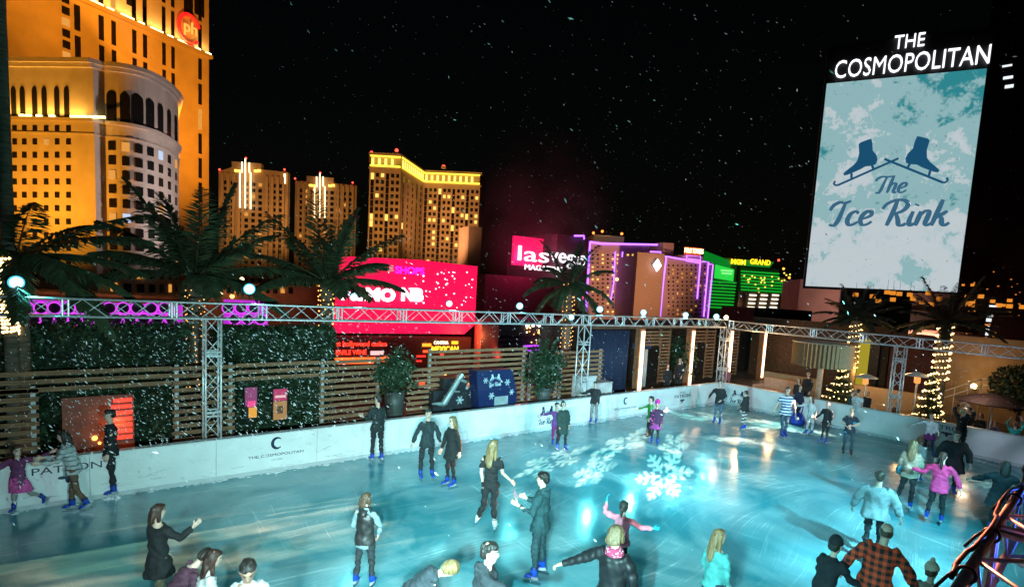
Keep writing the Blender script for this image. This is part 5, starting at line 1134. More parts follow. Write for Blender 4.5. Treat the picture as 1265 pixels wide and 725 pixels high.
BB = Plane((930, 70), (1020, 74)); q = BB.pt(930, 401); top(MB().boxa((q[0], q[1], -9), np.append(BB.u, 0)*9.6, -np.append(BB.n, 0)*6, (0, 0, 9+BB.pt(960, 382)[2])), 'dark_building', M('roof_black', (.012, .011, .012), .7), 'low black block in front of the garage, left of the marquee', 'building')
# --- pink wall under the marquee, cosmopolitan tower at the right
PW = Plane((985, 95), (1225, 88)); q = thing('pink_building', 'pinkish building wall below the marquee screen', 'building', tuple(PW.at(PW.L/2, -9))); mass(q, 'wall', PW, 990, 1178, -9, PW.uz(1060, 348)[1], 14, M('pink_stucco', (.5, .30, .26), .85, var=.15, scale=.3))
MB().boxa(PW.pt(1065, 402, .5), np.append(PW.u, 0)*16, np.append(PW.n, 0)*2, (0, 0, 3)).build('terrace', M('terrace_grey', (.2, .15, .13), .8), q)
for px, py, c, w in ((1042, 401, (1, .03, .2), .9), (1062, 402, (1, .03, .2), .6)): MB().boxa(PW.pt(px, py+3, 1), np.append(PW.u, 0)*w, np.append(PW.n, 0)*.1, (0, 0, 1.0)).build('pink_sign', glow('sign_magenta', c, 1.6), q)
CT = Plane((1185, 100), (1335, 90)); ct = thing('dark_tower', 'dark glass tower behind the marquee with scattered amber and white lights', 'tower', tuple(CT.at(3, -9))); mass(ct, 'glass_wall', CT, 1182, 1340, -9, 62, 20, M('tower_glass', (.012, .008, .008), .2, var=.3, scale=.3))
rk = np.random.default_rng(4); AMB = glow('lantern_amber', (1, .32, .03), .8)
for (px, py, w) in ((1192, 366, 4), (1208, 366, 6), (1193, 375, 9), (1223, 372, 5), (1237, 377, 4), (1244, 371, 5), (1259, 379, 6), (1210, 388, 3), (1199, 352, 4), (1230, 377, 6), (1214, 402, 5), (1188, 352, 3), (1243, 378, 6)):
    s_ = w*.5*97/FPX; MB().boxa(CT.pt(px, py, .1)-ZR*s_*.8, np.append(CT.u, 0)*s_*2, np.append(CT.n, 0)*.15, ZR*s_*1.6).build('amber_light', AMB, ct)
for px, py, w, h in ((1222, 379, 8, 2.2), (1220, 391, 5, 3), (1218, 397, 5, 4), (1217, 414, 3, 12), (1238, 84, 9, 2), (1239, 99, 9, 3), (1241, 110, 8, 3.5)):
    s_ = 97/FPX; MB().boxa(CT.pt(px, py, .1), np.append(CT.u, 0)*w*s_, np.append(CT.n, 0)*.15, ZR*h*s_).build('white_light', glow('tower_white', (.75, .8, .85), 1.3), ct)
for i in range(26):
    px, py = rk.uniform(1190, 1262), rk.uniform(330, 420); s_ = rk.uniform(.6, 1.3)*97/FPX; MB().boxa(CT.pt(px, py, .1), np.append(CT.u, 0)*s_*1.5, np.append(CT.n, 0)*.15, ZR*s_).build('amber_light', glow('amber_dim', (1, .32, .05), .6), ct)
# lanterns behind the palms
ln = Plane((1040, 50), (1180, 48)); rk = np.random.default_rng(6)
for i, (px, py) in enumerate(((1078, 366), (1103, 362), (1111, 363), (1124, 364), (1096, 361), (1128, 369), (1147, 362), (1139, 373), (1103, 370), (1085, 372), (1160, 369), (1150, 376), (1057, 364))):
    p = ln.pt(px, py); t = thing('paper_lantern', 'amber lantern glowing below the marquee behind the palms', 'lantern', tuple(p), 'amber lanterns strung below the marquee'); r = .17
    MB().box(p[0]-r, p[1]-r, p[2]-r, p[0]+r, p[1]+r, p[2]+r).build('shade', glow('lantern_shade', (1, .32, .03), .8), t); MB().tube(p+ZR*r, p+ZR*1.1, .012, 4).build('cord', BLACK, t)
# --- marquee
MQ = Plane((992, 70), (1180, 63.3)); mq = thing('marquee_screen', 'giant tilted-looking video marquee showing skates and The Ice Rink, name in white letters on top', 'marquee', tuple(MQ.at(MQ.L/2, -9)))
def mz(px, py): return MQ.uz(px, py)
ua, ub = (mz(1024, 107)[0]+mz(992, 353)[0])/2, (mz(1222, 81)[0]+mz(1180, 361)[0])/2
zA = (mz(1024, 107)[1]+mz(1222, 81)[1])/2; zB = (mz(992, 353)[1]+mz(1180, 361)[1])/2
print('marquee', mz(1024, 107), mz(992, 353), mz(1222, 81), mz(1180, 361))
m, nt, bs = _nodes('marquee_picture'); L = nt.links.new; tc = nt.nodes.new('ShaderNodeTexCoord'); mp = nt.nodes.new('ShaderNodeMapping'); L(tc.outputs['Generated'], mp.inputs[0])
def nz(sc, det, dist, src=None): n_ = nt.nodes.new('ShaderNodeTexNoise'); n_.inputs['Scale'].default_value = sc; n_.inputs['Detail'].default_value = det; n_.inputs['Distortion'].default_value = dist; L(tc.outputs['Object'], n_.inputs['Vector']); return n_
sp = nt.nodes.new('ShaderNodeSeparateXYZ'); L(tc.outputs['Generated'], sp.inputs[0])
def mth(op, x, y):
    q_ = nt.nodes.new('ShaderNodeMath'); q_.operation = op
    for i, z in enumerate((x, y)):
        if isinstance(z, (int, float)): q_.inputs[i].default_value = z
        else: L(z, q_.inputs[i])
    return q_.outputs[0]
n1 = nz(.13, 9, .4); n2 = nz(.42, 8, .8); n3 = nz(1.7, 8, 1.2)
g1 = mth('ADD', mth('ADD', mth('MULTIPLY', n1.outputs['Fac'], 1.0), mth('MULTIPLY', mth('SUBTRACT', n3.outputs['Fac'], .5), .32)), mth('ADD', mth('MULTIPLY', n2.outputs['Fac'], .75), mth('MULTIPLY', mth('POWER', sp.outputs['Z'], 1.6), .34)))
cr = nt.nodes.new('ShaderNodeValToRGB'); L(g1, cr.inputs[0]); el = cr.color_ramp.elements
el[0].position = .90; el[0].color = (.60, .68, .72, 1); el[1].position = 1.0; el[1].color = (.31, .53, .56, 1); e = el.new(.99); e.color = (.50, .63, .66, 1)
dk = nt.nodes.new('ShaderNodeMapRange'); dk.inputs[1].default_value = 1.20; dk.inputs[2].default_value = 1.30; L(g1, dk.inputs[0])
mx = nt.nodes.new('ShaderNodeMix'); mx.data_type = 'RGBA'; L(dk.outputs[0], mx.inputs[0]); L(cr.outputs[0], mx.inputs[6]); mx.inputs[7].default_value = (.03, .27, .31, 1)
grid = nt.nodes.new('ShaderNodeTexWave'); grid.inputs['Scale'].default_value = 2.5; grid.bands_direction = 'Z'; L(tc.outputs['Object'], grid.inputs[0])
L(mx.outputs[2], bs.inputs['Emission Color']); L(mth('ADD', .80, mth('MULTIPLY', grid.outputs['Fac'], .1)), bs.inputs['Emission Strength']); bs.inputs['Base Color'].default_value = (.02, .02, .02, 1)
un = np.append(MQ.u, 0); nn_ = np.append(MQ.n, 0)
MB().boxa(MQ.at(ua, zB, .06), un*(ub-ua), -nn_*.05, (0, 0, zA-zB)).build('screen', m, mq)
MB().boxa(MQ.at(ua-.25, zB-.25, 0), un*(ub-ua+.5), -nn_*2.4, (0, 0, zA-zB+4.6)).build('cabinet', M('cabinet_black', (.008, .008, .01), .5, var=.1), mq)
MB().boxa(MQ.at(ua+4, -9, -.3), un*(ub-ua-8), -nn_*1.8, (0, 0, zB+8.7)).build('pylon', M('cabinet_black'), mq)
LET = glow('letter_white', (.95, .95, 1), 1.6); zc = zA+.55
def mtext(body, px, py, h, w, mat, bold, nm): u, z = MQ.uz(px, py); return text(body, nm, mat, MQ.at(u, z, .2), un, ZR, h, mq, .05, width=w, bold=bold)
uC = (MQ.uz(1030, 100)[0]+MQ.uz(1222, 78)[0])/2; wC = MQ.uz(1222, 78)[0]-MQ.uz(1031, 100)[0]
text('COSMOPOLITAN', 'sign_letters', LET, MQ.at(uC, zA+.45, .25), un, ZR, 2.1, mq, .12, width=wC, bold=-.008); uT = MQ.uz(1122, 62)[0]; text('THE', 'sign_letters', LET, MQ.at(uT, zA+3.05, .25), un, ZR, 1.55, mq, .12, width=MQ.uz(1141, 60)[0]-MQ.uz(1104, 60)[0], bold=-.008)
INK = M('screen_ink', (.01, .03, .05), .5, var=0, emit=(.012, .095, .20), es=.8); INK2 = M('screen_ink_soft', (.01, .03, .05), .5, var=0, emit=(.05, .16, .27), es=.8)
cu, cz = MQ.uz(1100, 205); s1 = (MQ.uz(1100, 165)[1]-MQ.uz(1100, 232)[1])
logo_skates(MQ.at(cu, cz+.1, .1), un, ZR, s1*.92, INK, mq, 'skate_picture', .02)
u_, z_ = MQ.uz(1098, 239); script_word('The', MQ.at(u_, z_, .1), un, ZR, 1.95, INK2, mq, 'script_letters', .03, w=.085)
u_, z_ = MQ.uz(1094, 279); script_word('Ice Rink', MQ.at(u_, z_, .1), un, ZR, 2.9, INK2, mq, 'script_letters', .03, w=.085)
# ---------------------------------------------------------------- the skaters
V = lambda *a: np.array(a, float)
BK = (.012, .012, .014); JEAN = (.045, .075, .11); NAVYC = (.02, .03, .06); GRY = (.35, .38, .4)
G1 = None
person('small child in a purple coat with both arms out, at the left picture edge', (24, 634), 549, -150, top=((.17, .04, .12), None), legs=(.3, .28, .28), hair=(.03, .02, .015), hairlen=.16, child=True, hem=.26, skirt=((.6, .08, .3), .34),
       armR=[V(-.75, 0, -.6), V(-.35, 0, -.9)], armL=[V(.9, 0, .15), V(.85, 0, .35)], legL=[V(.35, 0, -1), V(.75, .1, -.55)], legR=[V(-.02, 0, -1), V(-.05, 0, -1)], headface=160)
person('woman in a grey nordic sweater and brown trousers leaning over the purple-coated child', (92, 633), 531, -80, top=((.42, .44, .45), 'nordic', .9, (.06, .08, .10), 11), legs=(.14, .075, .045), hair=(.02, .016, .014), hairlen=.26, torso=(-.28, 0, 1), armR=[V(-.5, .1, -.7), V(-.95, 0, -.05)], armL=[V(-.4, -.2, -.7), V(-.9, 0, .05)], legR=[V(-.10, 0, -1), V(-.02, .05, -1)], legL=[V(.12, 0, -1), V(.45, 0, -.9)])
person('slim man all in black skating along the boards past the red glowing bars', (138, 613), 505, -85, top=(BK, None), legs=(.016, .016, .02), hair=(.02, .016, .012), bulk=.92, armR=[V(-.05, .1, -1), V(-.22, .0, -1)], armL=[V(.06, -.12, -1), V(-.25, -.05, -1)], legR=[V(-.1, 0, -1), V(.06, 0, -1)], legL=[V(.03, 0, -1), V(.07, 0, -1)])
person('woman in a flared black coat pointing to the right, above the maroon T-shirt', (196, 757), 622, 60, top=((.012, .012, .013), None), legs=(.22, .17, .10), hair=(.06, .028, .018), hairlen=.2, hem=.34, bulk=1.08, armR=[V(.55, -.2, -.45), V(.85, 0, .75)], armL=[V(.28, -.2, -1), V(.35, -.1, -.9)], headface=75)
person('man in a maroon T-shirt bending forward at the bottom left', (212, 822), 680, 75, top=((.085, .028, .05), None), legs=JEAN, hair=(.025, .014, .010), short=True, torso=(.62, .0, .8), hd=(.75, 0, .65), armR=[V(.2, -.2, -1), V(.5, 0, -.8)], armL=[V(.3, .2, -1), V(.5, 0, -.8)])
person('long-haired brunette in a white top beside the man in maroon', (250, 832), 679, 80, top=((.5, .48, .46), None), legs=BK, hair=(.045, .02, .014), hairlen=.36, torso=(.18, 0, 1), hd=(.3, 0, .9))
person('boy in a white T-shirt looking down, bottom left', (305, 848), 692, 180, top=((.6, .64, .7), None), legs=NAVYC, hair=(.02, .014, .012), short=True, child=True, hd=(0, -.45, .85), skin='tan')
person('woman in a black quilted vest with grey sleeves, standing on the near ice', (449, 725), 608, 25, top=((.03, .03, .03), None), vest=(.025, .022, .022), shirt=(.18, .27, .31), legs=(.02, .026, .03), hair=(.09, .05, .028), hairlen=.14, armR=[V(.45, .1, -1), V(-.1, .4, -.8)], armL=[V(-.2, .2, -1), V(.2, .5, -.6)], legR=[V(.14, 0, -1), V(.02, 0, -1)], legL=[V(-.06, 0, -1), V(-.12, 0, -1)], hood=True, headface=45)
person('blond boy in a dark jacket bending forward at the bottom', (500, 815), 697, 70, top=((.03, .04, .05), None), legs=BK, hair=(.24, .15, .065), child=True, torso=(.85, 0, .6), hd=(.9, 0, .4), hood=True)
person('man in a dark hooded jacket reaching his arm out to the right', (590, 856), 669, 95, top=((.018, .024, .03), None), legs=BK, hair=(.018, .015, .012), hood=True, bulk=1.08, armR=[V(.85, -.35, -.35), V(1, .05, -.02)], armL=[V(.1, .3, -1), V(.3, .2, -1)], torso=(.08, 0, 1), curl=.9)
tab = person('man in a teal hooded jacket and glasses holding up a tablet', (664, 716), 582, -70, top=((.010, .045, .052), None), legs=(.012, .038, .045), hair=(.012, .01, .01), hood=True, armR=[V(-.35, .12, -1), V(-.88, .05, .35)], armL=[V(-.35, -.2, -.95), V(-.88, .12, .42)], legR=[V(.0, .15, -1), V(.08, .12, -1)], legL=[V(-.10, -.1, -1), V(.02, -.05, -1)], glasses=True, skin='fair', headface=-80, curl=.8, hd=(-.06, 0, 1))
person('girl in a bright pink jacket with a dark ponytail and teal gloves', (764, 713), 618, 15, top=((.92, .24, .32), None), legs=(.015, .015, .018), hair=(.03, .022, .018), hairlen=.26, tail=True, child=True, armR=[V(.85, 0, -.45), V(1, 0, .12)], armL=[V(-.6, .3, .1), V(.1, .3, 1)], gloves=(.02, .45, .6), legR=[V(-.02, 0, -1), V(-.05, -.15, -1)], legL=[V(-.04, 0, -1), V(-.02, .1, -1)])
person('woman in a shiny black leather jacket with a patterned scarf, arm flung to the left', (748, 828), 648, 20, top=(BK, None), leather=True, legs=BK, hair=(.15, .095, .045), hairlen=.10, scarf=(.35, .03, .09), armL=[V(-.8, .1, -.5), V(-.9, .1, -.45)], armR=[V(.3, 0, -1), V(.1, .1, -1)], bulk=1.08, curl=.9)
person('woman with long blond hair all in black on white skates', (603, 656), 543, 15, top=((.014, .014, .016), None), legs=(.012, .012, .014), hair=(.24, .16, .075), hairlen=.42, hem=.1, bulk=.86, skates=(.72, .72, .7), short=True, armR=[V(.2, .15, -1), V(.5, .2, -.5)], armL=[V(-.1, -.1, -1), V(.2, -.05, -1)], legR=[V(-.02, 0, -1), V(.12, 0, -1)], legL=[V(-.05, 0, -1), V(-.30, .35, -.9)], hd=(.1, 0, 1), headface=40)
person('man in a dark jacket standing against the boards left of the couple', (465, 571), 488, -30, top=((.015, .022, .024), None), legs=(.015, .017, .02), hair=(.02, .016, .012), armL=[V(-.4, -.2, -1), V(-.3, -.4, .3)], headface=-60)
person('man in an open dark jacket over a grey shirt, left half of the couple', (526, 592), 505, 165, top=((.018, .03, .035), None), legs=(.016, .018, .022), hair=(.03, .022, .016), armR=[V(-.45, 0, -1), V(-.35, -.1, -1)], armL=[V(.4, 0, -1), V(.25, -.1, -1)], legR=[V(-.12, 0, -1), V(-.02, 0, -1)], legL=[V(.10, 0, -1), V(.06, 0, -1)], shirt=(.25, .3, .3))
person('blond woman in a black cape top walking beside the man in the open jacket', (556, 602), 514, -120, top=((.014, .015, .016), None), legs=(.012, .012, .014), hair=(.22, .15, .075), hairlen=.26, hem=.22, bulk=1.08, armR=[V(-.4, 0, -1), V(-.3, 0, -1)], armL=[V(.35, 0, -1), V(.05, 0, -1)])
person('child in purple reaching along the boards, half hidden by the woman in green', (685, 550), 497, 160, top=((.18, .06, .26), None), legs=(.25, .02, .15), hair=(.03, .02, .015), child=True, armR=[V(-.9, 0, -.35), V(-1, 0, -.25)])
person('woman in a long dark green coat near the skate emblem on the boards', (693, 557), 495, 150, top=((.02, .04, .035), None), legs=(.014, .014, .016), hair=(.02, .022, .02), hairlen=.16, hem=.34, bulk=1.05, hd=(-.12, 0, 1))
person('person in a black jacket and grey track trousers leaning on the boards', (733, 523), 471, -165, top=((.016, .016, .018), None), legs=(.2, .2, .21), hair=(.02, .016, .014), bulk=1.12, torso=(-.06, .05, 1), armR=[V(-.75, .1, -.6), V(-.9, .1, -.25)])
person('child in a pink hat and dark suit with bright patches', (808, 549), 494, 175, top=((.05, .012, .05), 'patch', .8, (.8, .05, .35), 9), legs=(.02, .02, .022), hat=((.65, .02, .30), False), hair=(.03, .02, .015), child=True, bulk=1.1, hem=.16, skirt=((.3, .04, .22), .26))
person('child in a green top half hidden behind the pink-hatted child', (801, 541), 489, -100, top=((.06, .28, .06), None), legs=BK, hair=(.02, .018, .014), child=True, armR=[V(-.8, 0, -.4), V(-.9, 0, -.3)], skates=(.02, .02, .02))
person('man in a black sweater and jeans near the corner of the boards', (886, 524), 470, -170, top=(BK, None), legs=(.06, .10, .15), hair=(.09, .06, .04), armR=[V(-.55, 0, -.8), V(-.35, 0, -.9)], armL=[V(.35, 0, -1), V(-.5, -.3, -.5)], torso=(-.05, 0, 1), legR=[V(-.06, 0, -1), V(-.04, 0, -1)])
person('person in a black top and black-and-white striped leggings near the rink corner', (918, 532), 482, -60, top=(BK, None), legs=(.55, .53, .52), legpat=7.5, hair=(.02, .016, .013), hood=True, armR=[V(-.4, .1, -.8), V(-.6, 0, -.6)], torso=(-.04, 0, 1))
person('man in a blue-and-white striped polo and jeans on the far ice', (967, 541), 478, 150, top=((.62, .66, .7), 'stripe', .85, (.012, .05, .16), 9.5), legs=(.04, .075, .11), hair=(.10, .075, .05), short=True, bulk=1.15, armR=[V(-.5, 0, -.9), V(-.3, 0, -1)], armL=[V(.5, -.1, -1), V(.15, -.2, -1)], skates=(.01, .03, .3))
person('person in dark clothes crouching behind the striped polo man by the boards', (984, 520), 476, 140, top=((.012, .016, .04), None), legs=(.012, .018, .05), hair=(.05, .03, .022), hairlen=.2)
person('girl in white with long brown hair reaching out to the left', (999, 538), 489, -140, top=((.6, .62, .64), None), legs=(.5, .53, .56), hair=(.13, .05, .025), hairlen=.3, bulk=.9, armR=[V(-.85, 0, -.45), V(-.9, 0, -.25)], armL=[V(.25, 0, -1), V(.1, 0, -1)], legR=[V(-.02, 0, -1), V(-.12, 0, -1)], legL=[V(.1, 0, -1), V(-.05, .25, -1)], torso=(-.1, 0, 1))
person('slender woman all in black with her hair up, in front of the far boards', (1018, 548), 496, -150, top=(BK, None), legs=(.03, .024, .026), hair=(.02, .015, .014), bulk=.95, armR=[V(-.4, 0, -.9), V(-.5, .1, -.5)], legR=[V(-.03, 0, -1), V(-.1, 0, -1)])
person('person in a white T-shirt with their back to us against the far boards', (1055, 532), 480, 25, top=((.62, .62, .64), None), legs=(.03, .07, .10), hair=(.02, .016, .014), short=True)
person('person in a black and teal jacket leaning over the boards beside the white T-shirt', (1045, 529), 481, 60, top=((.012, .05, .055), None), legs=BK, hair=(.12, .11, .11), torso=(.2, .1, 1))
person('man in a dark T-shirt with a light blue print and grey jeans', (1046, 562), 503, 170, top=((.012, .022, .035), 'patch', .85, (.04, .3, .42), 3.6), legs=(.03, .06, .08), hair=(.4, .3, .22), short=True, armR=[V(-.35, 0, -1), V(.55, -.5, -.3)], armL=[V(.4, 0, -1), V(-.75, -.4, -.15)], skates=(.012, .012, .014))
person('woman in a white top with a purple skirt over jeans near the bee emblem', (1144, 566), 510, 155, top=((.62, .62, .64), None), legs=(.02, .055, .09), hair=(.03, .025, .02), hem=.05, skirt=((.16, .025, .18), .22), armR=[V(-.8, 0, -.4), V(-.8, 0, -.5)], armL=[V(.3, 0, -1), V(.2, 0, -1)], legL=[V(.12, 0, -1), V(.25, 0, -1)])
person('blond person in black with both arms raised behind the big black jacket', (1182, 570), 503, 40, top=((.014, .016, .018), None), legs=BK, hair=(.42, .33, .22), hairlen=.1, bulk=.95, armR=[V(.5, .1, .75), V(-.6, -.2, .7)], armL=[V(-.4, .1, .8), V(.6, -.2, .7)])
person('big person in a wide black jacket bending towards the girl in magenta', (1170, 610), 532, 160, top=((.008, .008, .010), None), legs=BK, hair=(.03, .022, .018), bulk=1.5, hem=.3, torso=(.08, -.25, 1), armR=[V(-.6, -.2, -.8), V(-.2, -.2, -1)], armL=[V(.5, -.2, -.8), V(.2, -.2, -1)])
person('child in white half hidden behind the woman in the tan jacket', (1131, 595), 538, 30, top=((.62, .6, .6), None), legs=NAVYC, hair=(.14, .06, .03), hairlen=.18, child=True)
person('woman in a tan jacket with long light brown hair and a teal shoulder bag', (1118, 630), 543, 5, top=((.30, .24, .18), None), legs=(.014, .013, .015), hair=(.15, .085, .045), hairlen=.44, bulk=1.05, bag=((.01, .10, .14), -1), legL=[V(-.12, 0, -1), V(-.32, 0, -1)], legR=[V(.02, 0, -1), V(-.02, .1, -1)])
person('girl in a magenta sweater with a long dark ponytail', (1154, 647), 558, 5, top=((.66, .035, .17), None), legs=(.012, .012, .015), hair=(.035, .018, .014), hairlen=.36, tail=True, bulk=1.05, hem=.16, armL=[V(-.6, .1, -.7), V(-1, .1, .05)], armR=[V(.55, 0, -.8), V(.3, .0, -1)], legL=[V(-.1, 0, -1), V(-.12, .1, -1)])
person('heavy man in a pale grey sweatshirt with his back to us', (1074, 694), 581, -5, top=((.20, .25, .27), None), legs=(.015, .015, .018), hair=(.05, .03, .02), bulk=1.32, hem=.08, armL=[V(-.55, .1, -.8), V(-.2, .4, -.8)], armR=[V(.5, .1, -.85), V(.35, .2, -1)])
person('balding man in a red-and-black plaid shirt at the bottom', (1072, 800), 646, 10, top=((.75, .07, .02), 'plaid', .85, (.012, .012, .014), 10), legs=NAVYC, hair=(.08, .045, .03), bald=True, bulk=1.2, torso=(.06, .12, 1), armR=[V(.55, 0, -.8), V(.4, .1, -.9)], armL=[V(-.6, 0, -.8), V(-.4, .1, -1)], hd=(.1, .1, 1))
person('child in a dark hooded coat holding hands with the plaid-shirted man', (1012, 785), 663, 30, top=((.012, .012, .016), None), legs=BK, hair=(.02, .016, .015), hat=((.015, .015, .018), False), child=True, hem=.3, bulk=1.1, armR=[V(.5, .2, -.8), V(.7, .2, -.3)], torso=(.15, .1, 1))
person('child in a cream knitted hat at the bottom right of the plaid-shirted man', (1136, 812), 695, 20, top=((.3, .22, .18), None), legs=BK, hair=(.12, .07, .05), hat=((.85, .66, .52), True), child=True)
person('girl with long dark blond hair in a teal jacket on the near ice', (874, 790), 653, 35, top=((.06, .28, .27), None), legs=(.02, .03, .06), hair=(.22, .13, .06), hairlen=.42, bulk=.95, torso=(.04, 0, 1), headface=60)
person('woman in a dark denim coat with a crossbody strap near the right picture edge', (1228, 657), 569, -10, top=((.022, .035, .045), None), legs=(.012, .012, .014), hair=(.015, .012, .012), hairlen=.3, hem=.36, bulk=1.15, armL=[V(-.75, .2, -.6), V(-.8, .3, -.4)], armR=[V(.6, 0, -.8), V(.4, .2, -.8)], torso=(.08, 0, 1), bag=((.015, .015, .02), 1))
person('child in a bright teal hooded sweater by the boards at the right picture edge', (1248, 571), 520, -20, top=((.02, .42, .36), None), legs=NAVYC, hair=(.10, .05, .03), child=True, hem=.3, bulk=1.05, armR=[V(.3, .2, .8), V(-.3, .2, .8)], armL=[V(-.3, .3, .6), V(.2, .3, .8)])
# spectators on the deck
wx = lambda px, Y: (onY(px, 470, Y)[0], Y, -.05)
sp_ = 'spectators standing on the deck behind the boards'
person('man in a dark suit with a white shirt behind the boards, left of two', None, 0, 170, top=((.014, .013, .016), None), legs=BK, hair=(.03, .02, .015), world=wx(824, 17), height=1.62, skates=None, scarf=None, group=sp_, shirt=(.6, .6, .6))
person('man in a dark suit turned sideways behind the boards, right of two', None, 0, 200, top=((.018, .016, .018), None), legs=BK, hair=(.05, .03, .02), world=wx(838, 17.2), height=1.85, skates=None, group=sp_)
person('person in a pinkish top just behind the boards at the rink corner', None, 0, 190, top=((.2, .08, .12), None), legs=BK, hair=(.1, .05, .04), world=wx(898, 16.3), height=1.35, skates=None, group=sp_)
wX = lambda px, X: (X, onX(px, 480, X)[1], -.05)
for lb, px, X, hh, c, hr, kw in (
    ('tall man in black watching from behind the boards under the drum canopy', 997, 27.6, 1.8, BK, (.04, .025, .02), {}),
    ('person in black with a teal collar behind the boards near the striped polo', 986, 26.6, 1.55, (.012, .02, .025), (.012, .012, .012), dict(hairlen=.2)),
    ('seated man in a dark suit behind the boards left of the truss leg', 1073, 27.4, 1.35, (.015, .015, .02), (.05, .03, .02), {}),
    ('person in brown with an orange-lit face behind the boards right of the truss leg', 1110, 27.2, 1.12, (.09, .055, .03), (.10, .04, .02), {}),
    ('dark-clad spectator with a lit face left of the plum umbrella', 1201, 27.0, 1.45, (.016, .014, .016), (.03, .02, .016), {}),
    ('dark-haired spectator in black under the plum umbrella', 1217, 26.8, 1.3, (.014, .014, .016), (.015, .012, .012), dict(hairlen=.2)),
    ('spectator in a blue-violet jacket leaning on the boards by the right picture edge', 1236, 26.4, 1.15, (.08, .09, .22), (.03, .022, .018), dict(bulk=1.2))):
    person(lb, None, 0, -150, top=(c, None), legs=BK, hair=hr, world=wX(px, X), height=hh, skates=None, group=sp_, **kw)
finish_people()
# tablet in the hands of the man in teal
J = tab['J']; hl, hr_ = pworld(tab, J['wL']+J['adL']*.10), pworld(tab, J['wR']+J['adR']*.10); mid = (hl+hr_)/2
up_ = nrm(vdir(tab, V(-.45, 0, .9))); nr = nrm(vdir(tab, V(-.9, 0, -.45))); sd_ = np.cross(up_, nr); c0 = mid+up_*.07
t = thing('tablet', 'tablet with a pinkish case held up by the man in the teal jacket', 'tablet', tuple(c0))
MB().boxa(c0-sd_*.12-up_*.09, sd_*.24, up_*.18, nr*.01).build('case', M('tablet_case', (.35, .16, .17), .5, var=.1), t); MB().boxa(c0-sd_*.11-up_*.08-nr*.003, sd_*.22, up_*.16, nr*.002).build('screen', glow('tablet_screen', (.6, .7, .9), .8), t)
# skating aid behind the polo man, phone-like cases
q = gp(984, 524); t = thing('skating_aid', 'blue plastic skating aid on the ice behind the striped polo man', 'skating aid', tuple(q)); BL = M('plastic_blue', (.01, .05, .45), .35, var=.1, coat=.2)
b = MB(); b.lathe((q[0], q[1], 0), [(.26, .02), (.30, .12), (.27, .3), (.18, .46), (.05, .52)], 16); b.build('body', BL, t, True); MB().path([q+V(-.12, .1, .45), q+V(-.16, .12, .75), q+V(.16, -.12, .75), q+V(.12, -.1, .45)], .025, 8).build('handle', BL, t, True); MB().ball(q+V(0, 0, .3)+nrm(CAM-q)*V(1, 1, 0)*.24, .08, 8, 6).build('white_knob', FL, t, True)
# ---------------------------------------------------------------- stage lights, projected snowflakes, floods
LENS = glow('lens_cyan', (.55, .93, 1), 6); RIM = glow('lens_rim_cyan', (.05, .5, .75), 1.6); LENSO = glow('lens_orange', (1, .55, .3), 9)
def fixture(label, p, aim, lens=LENS, r=.12, energy=0, col=(1, 1, 1), size=70, group='stage lights along the truss', blend=1.0, face=None):
    p = np.array(p, float); d = nrm((np.array(face) if face is not None else np.array(aim))-p); t = thing('stage_light', label, 'stage light', tuple(p), group)
    b = MB(); b.path([p-d*.34, p-d*.3, p-d*.08, p], [.06, r*.9, r*1.15, r*1.2], 14); b.build('housing', BLACK, t, True)
    b = MB(); b.path([p+d*.002, p+d*.02], [r*.93, r*.9], 16); b.build('lens', lens, t)
    if lens is LENS: b = MB(); b.path([p+d*.001, p+d*.012], [r*1.19, r*1.17], 16); b.build('rim', RIM, t)
    s_ = nrm(np.cross(d, ZR)); b = MB()
    b.path([p-d*.15+s_*r*1.3, p-d*.15+s_*r*1.35-ZR*.26, p-d*.15-s_*r*1.35-ZR*.26, p-d*.15-s_*r*1.3], .012, 6); b.build('yoke', BLACK, t)
    if energy: lamp('spot_beam', 'SPOT', p+nrm(np.array(aim)-p)*.12, energy, col, aim, size, blend, .08)
    return t
TEAL = (.12, .80, .90); names = ['biggest brightest stage light at the left end of the truss', 'stage light above the truss by the big palm', 'stage light on the truss over the white letters of the red billboard', 'stage light on the truss at the right end of the red billboard', 'stage light on the truss below the magazine sign', 'stage light on the truss left of the blank brown hotel wall', 'stage light on the truss below the white diamond', 'stage light on the truss below the purple neon columns', 'blue stage light left of the orange one near the corner', 'orange-white stage light next to the corner of the truss']
pxs = [(20, 349, .15), (308, 357, .15), (437, 367, .12), (555, 375, .11), (642, 378, .13), (741, 382, .14), (795, 386, .14), (847, 389, .14), (885, 391, .15), (897, 392, .14)]
aims = [(4, 9), (6.5, 9), (8.5, 8), (11, 8.5), (12, 7), (14, 7.5), (15, 6.5), (17, 6), (19, 7.5), (20, 9)]
en = [260, 420, 460, 480, 500, 460, 420, 330, 220, 90]
for i, ((px, py, r), (ax, ay)) in enumerate(zip(pxs, aims)):
    p = onY(px, py, 15.4); o = i == 9
    fixture(names[i], p, (ax, ay, 0), LENSO if o else LENS, r*.8, en[i], (1, .7, .5) if o else TEAL, 85, face=CAM+np.array([3., 2, -2.5]))
fixture('small blue lamp clipped inside the truss above the truss leg by the navy curtain', onY(706, 392, 15.2), (10, 8, 0), LENS, .09, 0, face=CAM)
